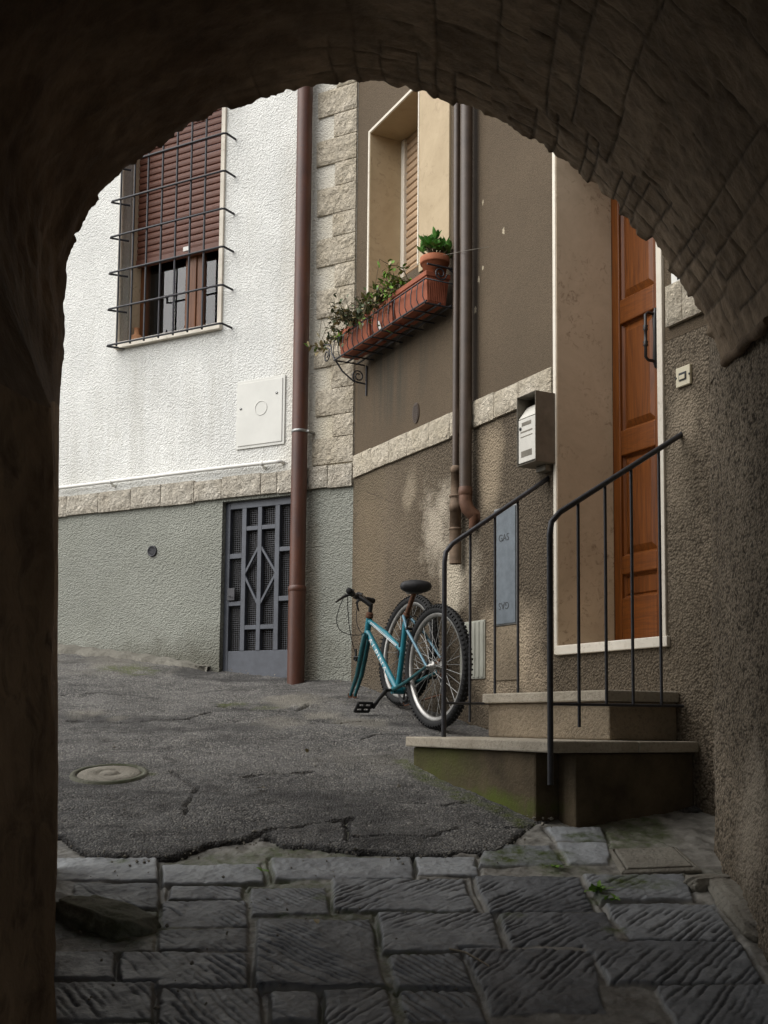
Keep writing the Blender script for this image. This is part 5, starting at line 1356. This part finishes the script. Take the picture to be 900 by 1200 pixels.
# headset, stem, bar
s = MB(); s.lathe(hd_t, st_ax, [(.019, -.012), (.023, -.008), (.023, .004), (.020, .008), (.022, .014), (.017, .02), (.013, .024)], 18); s.build('headset', M['rust'], bike)
stem_top = hd_t+st_ax*.075
clamp = B(421, 694)
clamp = stem_top+ff*.09+Vector((0, 0, .045))
s = MB(); s.tube([hd_t, stem_top], .0125, 12); s.tube([stem_top-st_ax*.012, stem_top+(clamp-stem_top)*.5, clamp], .0145, 12); s.lathe(clamp-fs_dir*.02, fs_dir, [(.0, 0), (.019, 0), (.019, .04), (0, .04)], 14); s.build('stem', M['black_metal'], bike)
hb = MB(); half = .27
hb.tube([clamp-fs_dir*half-ff*.03, clamp-fs_dir*.12, clamp-fs_dir*.03, clamp+fs_dir*.03, clamp+fs_dir*.12, clamp+fs_dir*half-ff*.03], .0115, 12)
hbo = hb.build('handlebar', M['black_metal'], bike)
for sg_ in (1, -1):
    g0 = clamp+fs_dir*sg_*(half+.004)-ff*.03; g1 = clamp+fs_dir*sg_*(half-.11)-ff*.011
    s = MB(); L_g = (g1-g0).length; s.lathe(g0, g1-g0, [(0, 0), (.018, 0), (.0185, .008)]+[(.016+.0018*(k % 2), .012+k*.006) for k in range(15)]+[(.0115, .106)], 16); s.build('grip', M['rubber'], hbo)
    s = MB(); l0 = clamp+fs_dir*sg_*(half-.14)-ff*.008
    s.lathe(l0, fs_dir, [(.013, -.012), (.018, -.012), (.018, .012), (.013, .012)], 14)
    s.tube([l0, l0+ff*.028-Vector((0, 0, .008)), l0+ff*.045-Vector((0, 0, .02))+fs_dir*sg_*.02, l0+ff*.055-Vector((0, 0, .04))+fs_dir*sg_*.07, l0+ff*.06-Vector((0, 0, .06))+fs_dir*sg_*.12], [.008, .010, .0075, .006, .005], 8)
    s.tube([l0-fs_dir*sg_*.03+Vector((0, 0, .016)), l0-fs_dir*sg_*.03+ff*.03+Vector((0, 0, .026))], .014, 10)
    s.build('brake_lever', M['black_metal'], hbo)
s = MB()
def cable(p0, p1, sag, out, r=.0024):
    pts = []
    for k in range(15):
        t = k/14; b_ = 4*t*(1-t); pts.append(Vector(p0)*(1-t)+Vector(p1)*t+ff*out*b_+Vector((0, 0, sag*b_)))
    s.tube(pts, r, 6)
cable(clamp+fs_dir*.13+ff*.03, hd_b+ff*.02+fs_dir*.01, -.07, .10); cable(clamp-fs_dir*.1+ff*.01, hd_b+ff*.02-fs_dir*.01, -.03, .03); cable(clamp+fs_dir*.12+ff*.02, crown+(ft-crown)*.3+ff*.04, -.01, .015)
s.build('cables', M['rubber'], bike)
# cranks, pedals, chainring, cassette
cr = MB(); cp = B(452, 836)
pd0 = BBp+side*.075; a0 = B(448, 828, .085); dcr = (B2(439, 829, .085)-pd0); dcr = dcr.normalized()*min(.17, dcr.length)
cr.tube([pd0-side*.005, pd0+dcr*.5+side*.006, pd0+dcr+side*.01], [.014, .010, .012], 10)
pf0 = BBp-side*.075; cr.tube([pf0, pf0-dcr], [.014, .010], 10)
cr.tube([BBp-side*.08, BBp+side*.08], .009, 10)
cro = cr.build('crank', M['black_metal'], bike)
s = MB()
for rr_, o_ in ((.085, -.048), (.065, -.040)):
    pr = [(rr_-.012, o_-.0015), (rr_, o_-.001), (rr_, o_+.001), (rr_-.012, o_+.0015)]; s.lathe(BBp, side, pr, 48, True)
for k in range(5):
    t = k*2*math.pi/5; d_ = fwd*math.cos(t)+Vector((0, 0, math.sin(t))); s.tube([BBp-side*.046, BBp-side*.046+d_*.078], .006, 6)
s.build('chainring', M['black_metal'], cro)
for sg_, pp in ((1, pd0+dcr+side*.02), (-1, pf0-dcr-side*.02)):
    s = MB(); c0 = pp+side*sg_*.05
    pf_ = fwd*.72-Vector((0, 0, .69))
    for fz in (-1, 1):
        s.tube([c0-side*.045+pf_*.034*fz, c0+side*.045+pf_*.034*fz], .0085, 8)
    for q in (-1, 0, 1): s.tube([c0+side*.042*q-pf_*.034, c0+side*.042*q+pf_*.034], .0085, 8)
    s.tube([pp, c0+side*sg_*.045], .009, 8); s.build('pedal', M['black_metal'], cro)
s = MB()
for k, rr_ in enumerate((.052, .046, .040, .034, .028, .024)):
    s.lathe(hub-side*(.030+k*.004), side, [(rr_-.008, -.0008), (rr_, -.0008), (rr_, .0008), (rr_-.008, .0008)], 36, True)
s.build('cassette', M['rust'], bike)
s = MB(); rm = hub-side*.05-Vector((0, 0, .07))+fwd*.03
for q in (0, 1):
    s.lathe(rm-Vector((0, 0, .055))*q, side, [(.0, -.003), (.020, -.003), (.022, 0), (.02, .003), (0, .003)], 16)
s.tube([hub-side*.06, rm-side*.01, rm-side*.01-Vector((0, 0, .055))], .007, 8); s.build('derailleur', M['black_metal'], bike)
s = MB()
ch = [BBp-side*.046+Vector((0, 0, .085)), hub-side*.042+Vector((0, 0, .040)), hub-side*.042-fwd*.040, rm, rm-Vector((0, 0, .072)), BBp-side*.046-Vector((0, 0, .085)), BBp-side*.046+fwd*.085]
s.tube(ch, .004, 6, closed=True); s.build('chain', M['rust'], bike)
s = MB(); bk = sc_+(hub-sc_)*.27
for sg_ in (1, -1):
    o_ = bk+side*sg_*.045; s.tube([o_, o_+Vector((0, 0, .05))-fwd*.01], .006, 8); s.tube([o_-side*sg_*.025-fwd*.012, o_+side*sg_*.012-fwd*.012], .009, 8)
s.tube([bk+side*.045+Vector((0, 0, .05))-fwd*.01, bk+Vector((0, 0, .075)), bk-side*.045+Vector((0, 0, .05))-fwd*.01], .003, 6); s.build('rear_brake', M['black_metal'], bike)
s = MB(); s.tube([sc_+fwd*.02-Vector((0, 0, .03)), BBp+(sc_-BBp)*.45+fwd*.03], .013, 10); s.build('lock_holder', M['black_metal'], bike)

# loose front wheel between the bicycle and the wall
wn = .085; wu = FB.at(479, 772, wn)[0]
wc = FB.P(wu, wn+.03, 0); gz_ = SL*wc.y+.012
lw = thing('loose_wheel', 'loose bicycle wheel propped between the teal bicycle and the wall', 'wheel', (wc.x, wc.y, gz_))
wax = (FB.n+Vector((0, 0, .12))).normalized()
cw = FB.P(wu, wn+.005, gz_+Rw+.004)
wheel(lw, cw, wax, Rw-.003)

# ------------------------------------------------------------------ small things on the ground
p = at_ground(128, 909)
mh = thing('drain_cover', 'small round stone drain cover ringed with moss in the asphalt', 'drain cover', (p.x, p.y, SL*p.y))
nrm = Vector((0, -SL, 1)).normalized()
s = MB(); s.lathe(p+nrm*.019, nrm, [(0.0, -.004), (.04, -.004), (.045, -.012), (.055, -.012), (.062, -.004), (.13, -.006), (.138, -.014), (.14, -.04)], 40); s.build('lid', M['concrete'], mh)
s = MB(); s.lathe(p+nrm*.018, nrm, [(.142, -.03), (.145, -.004), (.165, -.004), (.175, -.03)], 40); s.build('ring', M['mossy_stone'], mh)
# concrete inspection cover at the foot of the steps
cq = [at_ground(720, 996), at_ground(788, 994), at_ground(812, 1016), at_ground(735, 1019)]
ic = thing('inspection_cover', 'square pale concrete inspection cover at the foot of the steps', 'inspection cover', cq[0])
s = MB(); s.poly([q-nrm*.014 for q in cq], nrm*.020); s.build('lid', M['concrete'], ic, .006)
ctr = sum(cq, Vector())/4
fq = [ctr+(q-ctr)*1.22 for q in cq]
s = MB(); N_ = 4
for i in range(4):
    j = (i+1) % 4; a0, a1 = ctr+(cq[i]-ctr)*1.05, ctr+(cq[j]-ctr)*1.05
    s.hexa([a0-nrm*.016, a1-nrm*.016, fq[j]-nrm*.016, fq[i]-nrm*.016, a0+nrm*.003, a1+nrm*.003, fq[j]-nrm*.004, fq[i]-nrm*.004])
s.build('rim', M['concrete'], ic, .004)
# kerb fragments at the left pier
def boulder(name, label, c, ax, sx, sy, sz_, m_, seed):
    bm = bmesh.new(); bmesh.ops.create_cube(bm, size=2); bmesh.ops.subdivide_edges(bm, edges=bm.edges[:], cuts=14, use_grid_fill=True)
    c = Vector(c); ax = Vector(ax).normalized(); bx_ = Vector((0, 0, 1)).cross(ax).normalized(); up = ax.cross(bx_)
    for v in bm.verts:
        q = v.co.copy(); n_ = q.normalized(); q = q*.55+n_*.62
        k = 1+.18*float(fbm(np.array(q.x*2+seed), np.array(q.y*2+q.z*1.7), seed, 4))
        q *= k; v.co = ax*q.x*sx+bx_*q.y*sy+up*q.z*sz_
    me = bpy.data.meshes.new(name); bm.to_mesh(me); bm.free(); me.materials.append(m_)
    for pl_ in me.polygons: pl_.use_smooth = True
    o = bpy.data.objects.new(name, me); o.location = c; col.objects.link(o); return tag(o, label, 'stone')
p1 = at_ground(88, 1062); p2 = at_ground(162, 1090)
boulder('kerb_stone', 'worn mossy kerb stone lying against the left pier', (p1+p2)/2-nrm*.012, p2-p1, (p2-p1).length*.52, .075, .045, M['kerb_mat'], 3)
p1 = at_ground(880, 1060); p2 = at_ground(790, 1028)
boulder('rubble_stone', 'flat pale broken stone at the foot of the right wall', at_ground(868, 1062)+nrm*.002, at_ground(900, 1110)-at_ground(840, 1035), .22, .055, .03, M['concrete'], 12)
boulder('rubble_stone', 'small dark broken stone beside the inspection cover', at_ground(832, 1036)+nrm*.002, Vector((1, .2, 0)), .07, .04, .025, M['concrete'], 15)
p0, p1 = at_ground(527, 1117), at_ground(573, 1138)
s = MB(); s.tube([p0+nrm*.012, p0+(p1-p0)*.4+nrm*.022, p0+(p1-p0)*.75+nrm*.018, p1+nrm*.014], [.0035, .0032, .0028, .002], 6); tag(s.build('twig', M['twig']), 'pale dry twig lying across the paving stones', 'twig')
def weed(px, py, label, n_, L, seed):
    random.seed(seed); p = at_ground(px, py); t = thing('weed', label, 'weed', p, 'weeds in the paving joints'); s = MB()
    for k in range(n_):
        a_ = random.uniform(0, 6.28); el = random.uniform(.15, 1.0); leaf(s, p+Vector((random.uniform(-.02, .02), random.uniform(-.02, .02), .004)), (math.cos(a_)*math.cos(el), math.sin(a_)*math.cos(el), math.sin(el)), (0, 0, 1), random.uniform(.5, 1)*L, random.uniform(.010, .02), .35, 4)
    s.build('leaves', M['leaf_bright'], t)
weed(652, 1017, 'small weed in the joint just below the steps', 8, .035, 4)
weed(700, 1046, 'larger leafy weed growing between two grooved paving stones', 18, .05, 5)
weed(716, 1056, 'low weed tuft next to the larger weed', 9, .035, 6)
weed(312, 1022, 'sparse weed in the joint at the asphalt edge', 6, .03, 7)
random.seed(50)
for k, (px, py, lb) in enumerate(((360, 887, 'pale fallen leaf on the open asphalt'), (301, 930, 'tiny pale leaf on the asphalt below the long crack'), (372, 1091, 'dry yellow leaf lying on the large grooved stone'))):
    p = at_ground(px, py); s = MB(); leaf(s, p+nrm*.022, (random.uniform(-1, 1), random.uniform(-.3, .3), .1), (0, 0, 1), .045, .018, .2, 4); tag(s.build('fallen_leaf', M['leaf_dry']), lb, 'leaf', 'fallen leaves on the ground')

random.seed(77)
s = MB()
def grit(p, r):
    a_ = [Vector((random.uniform(.6, 1), 0, 0)), Vector((0, random.uniform(.6, 1), 0)), Vector((0, 0, random.uniform(.4, .8)))]
    rt_m = Matrix.Rotation(random.uniform(0, 6), 3, 'Z') @ Matrix.Rotation(random.uniform(0, 1), 3, 'X')
    vs = [p+rt_m @ (q*sg_*r) for q in a_ for sg_ in (1, -1)]
    s.add(vs, [(0, 2, 4), (2, 1, 4), (1, 3, 4), (3, 0, 4), (2, 0, 5), (1, 2, 5), (3, 1, 5), (0, 3, 5)])
for k in range(420):
    q = random.random()
    if q < .4: px = random.uniform(78, 660); e_ = at_ground(px, np.interp(px, [a[0] for a in edge_px], [a[1] for a in edge_px])); p = e_+Vector((random.gauss(0, .02), random.gauss(.0, .07), 0))
    elif q < .6: u_ = random.uniform(su0-.5, ucor); p = FB.P(random.uniform(ucor, su0), abs(random.gauss(0, .09))+.01, 0)
    elif q < .75: p = FW.P(random.uniform(-2.4, 0), abs(random.gauss(0, .08))+.02, 0)
    else: p = at_ground(random.uniform(90, 600), random.uniform(815, 1190))
    p.z = SL*p.y+random.uniform(.004, .014); grit(p, random.uniform(.003, .008) if random.random() < .93 else random.uniform(.009, .016))
tag(s.build('loose_grit', M['concrete']), 'loose grit and small stones scattered over the asphalt and paving', 'grit', kind='stuff')

# ------------------------------------------------------------------ light
SUN_EL = R(44)                      # soft overcast light from high over the street
w_ = bpy.data.worlds.new('World'); sc.world = w_; w_.use_nodes = True; nt = w_.node_tree
bg = nt.nodes['Background']; sky = nt.nodes.new('ShaderNodeTexSky'); sky.sky_type = 'NISHITA'; sky.sun_disc = False
sky.sun_elevation = SUN_EL; sky.air_density = 1.0; sky.dust_density = 3.0; sky.ozone_density = 1.0
hs = nt.nodes.new('ShaderNodeHueSaturation'); hs.inputs['Saturation'].default_value = .30
nt.links.new(sky.outputs[0], hs.inputs['Color']); nt.links.new(hs.outputs[0], bg.inputs['Color']); bg.inputs['Strength'].default_value = .15
sd_ = bpy.data.lights.new('sun', 'SUN'); sun = bpy.data.objects.new('sun', sd_); col.objects.link(sun)
sd_.energy = 3.3; sd_.angle = R(80); sd_.color = (1, .98, .95)
sdir = Vector((-.92, -.36, 0)).normalized()*math.cos(SUN_EL)+Vector((0, 0, math.sin(SUN_EL)))   # towards the sun
sun.rotation_euler = sdir.to_track_quat('Z', 'Y').to_euler()
sky.sun_rotation = math.atan2(sdir.x, sdir.y)
sc.view_settings.view_transform = 'Standard'; sc.view_settings.look = 'None'; sc.view_settings.exposure = 0; sc.view_settings.gamma = 1
sc.render.engine = 'CYCLES'
sc.cycles.max_bounces = 8; sc.cycles.diffuse_bounces = 5
sc.render.resolution_x = 768; sc.render.resolution_y = 1024
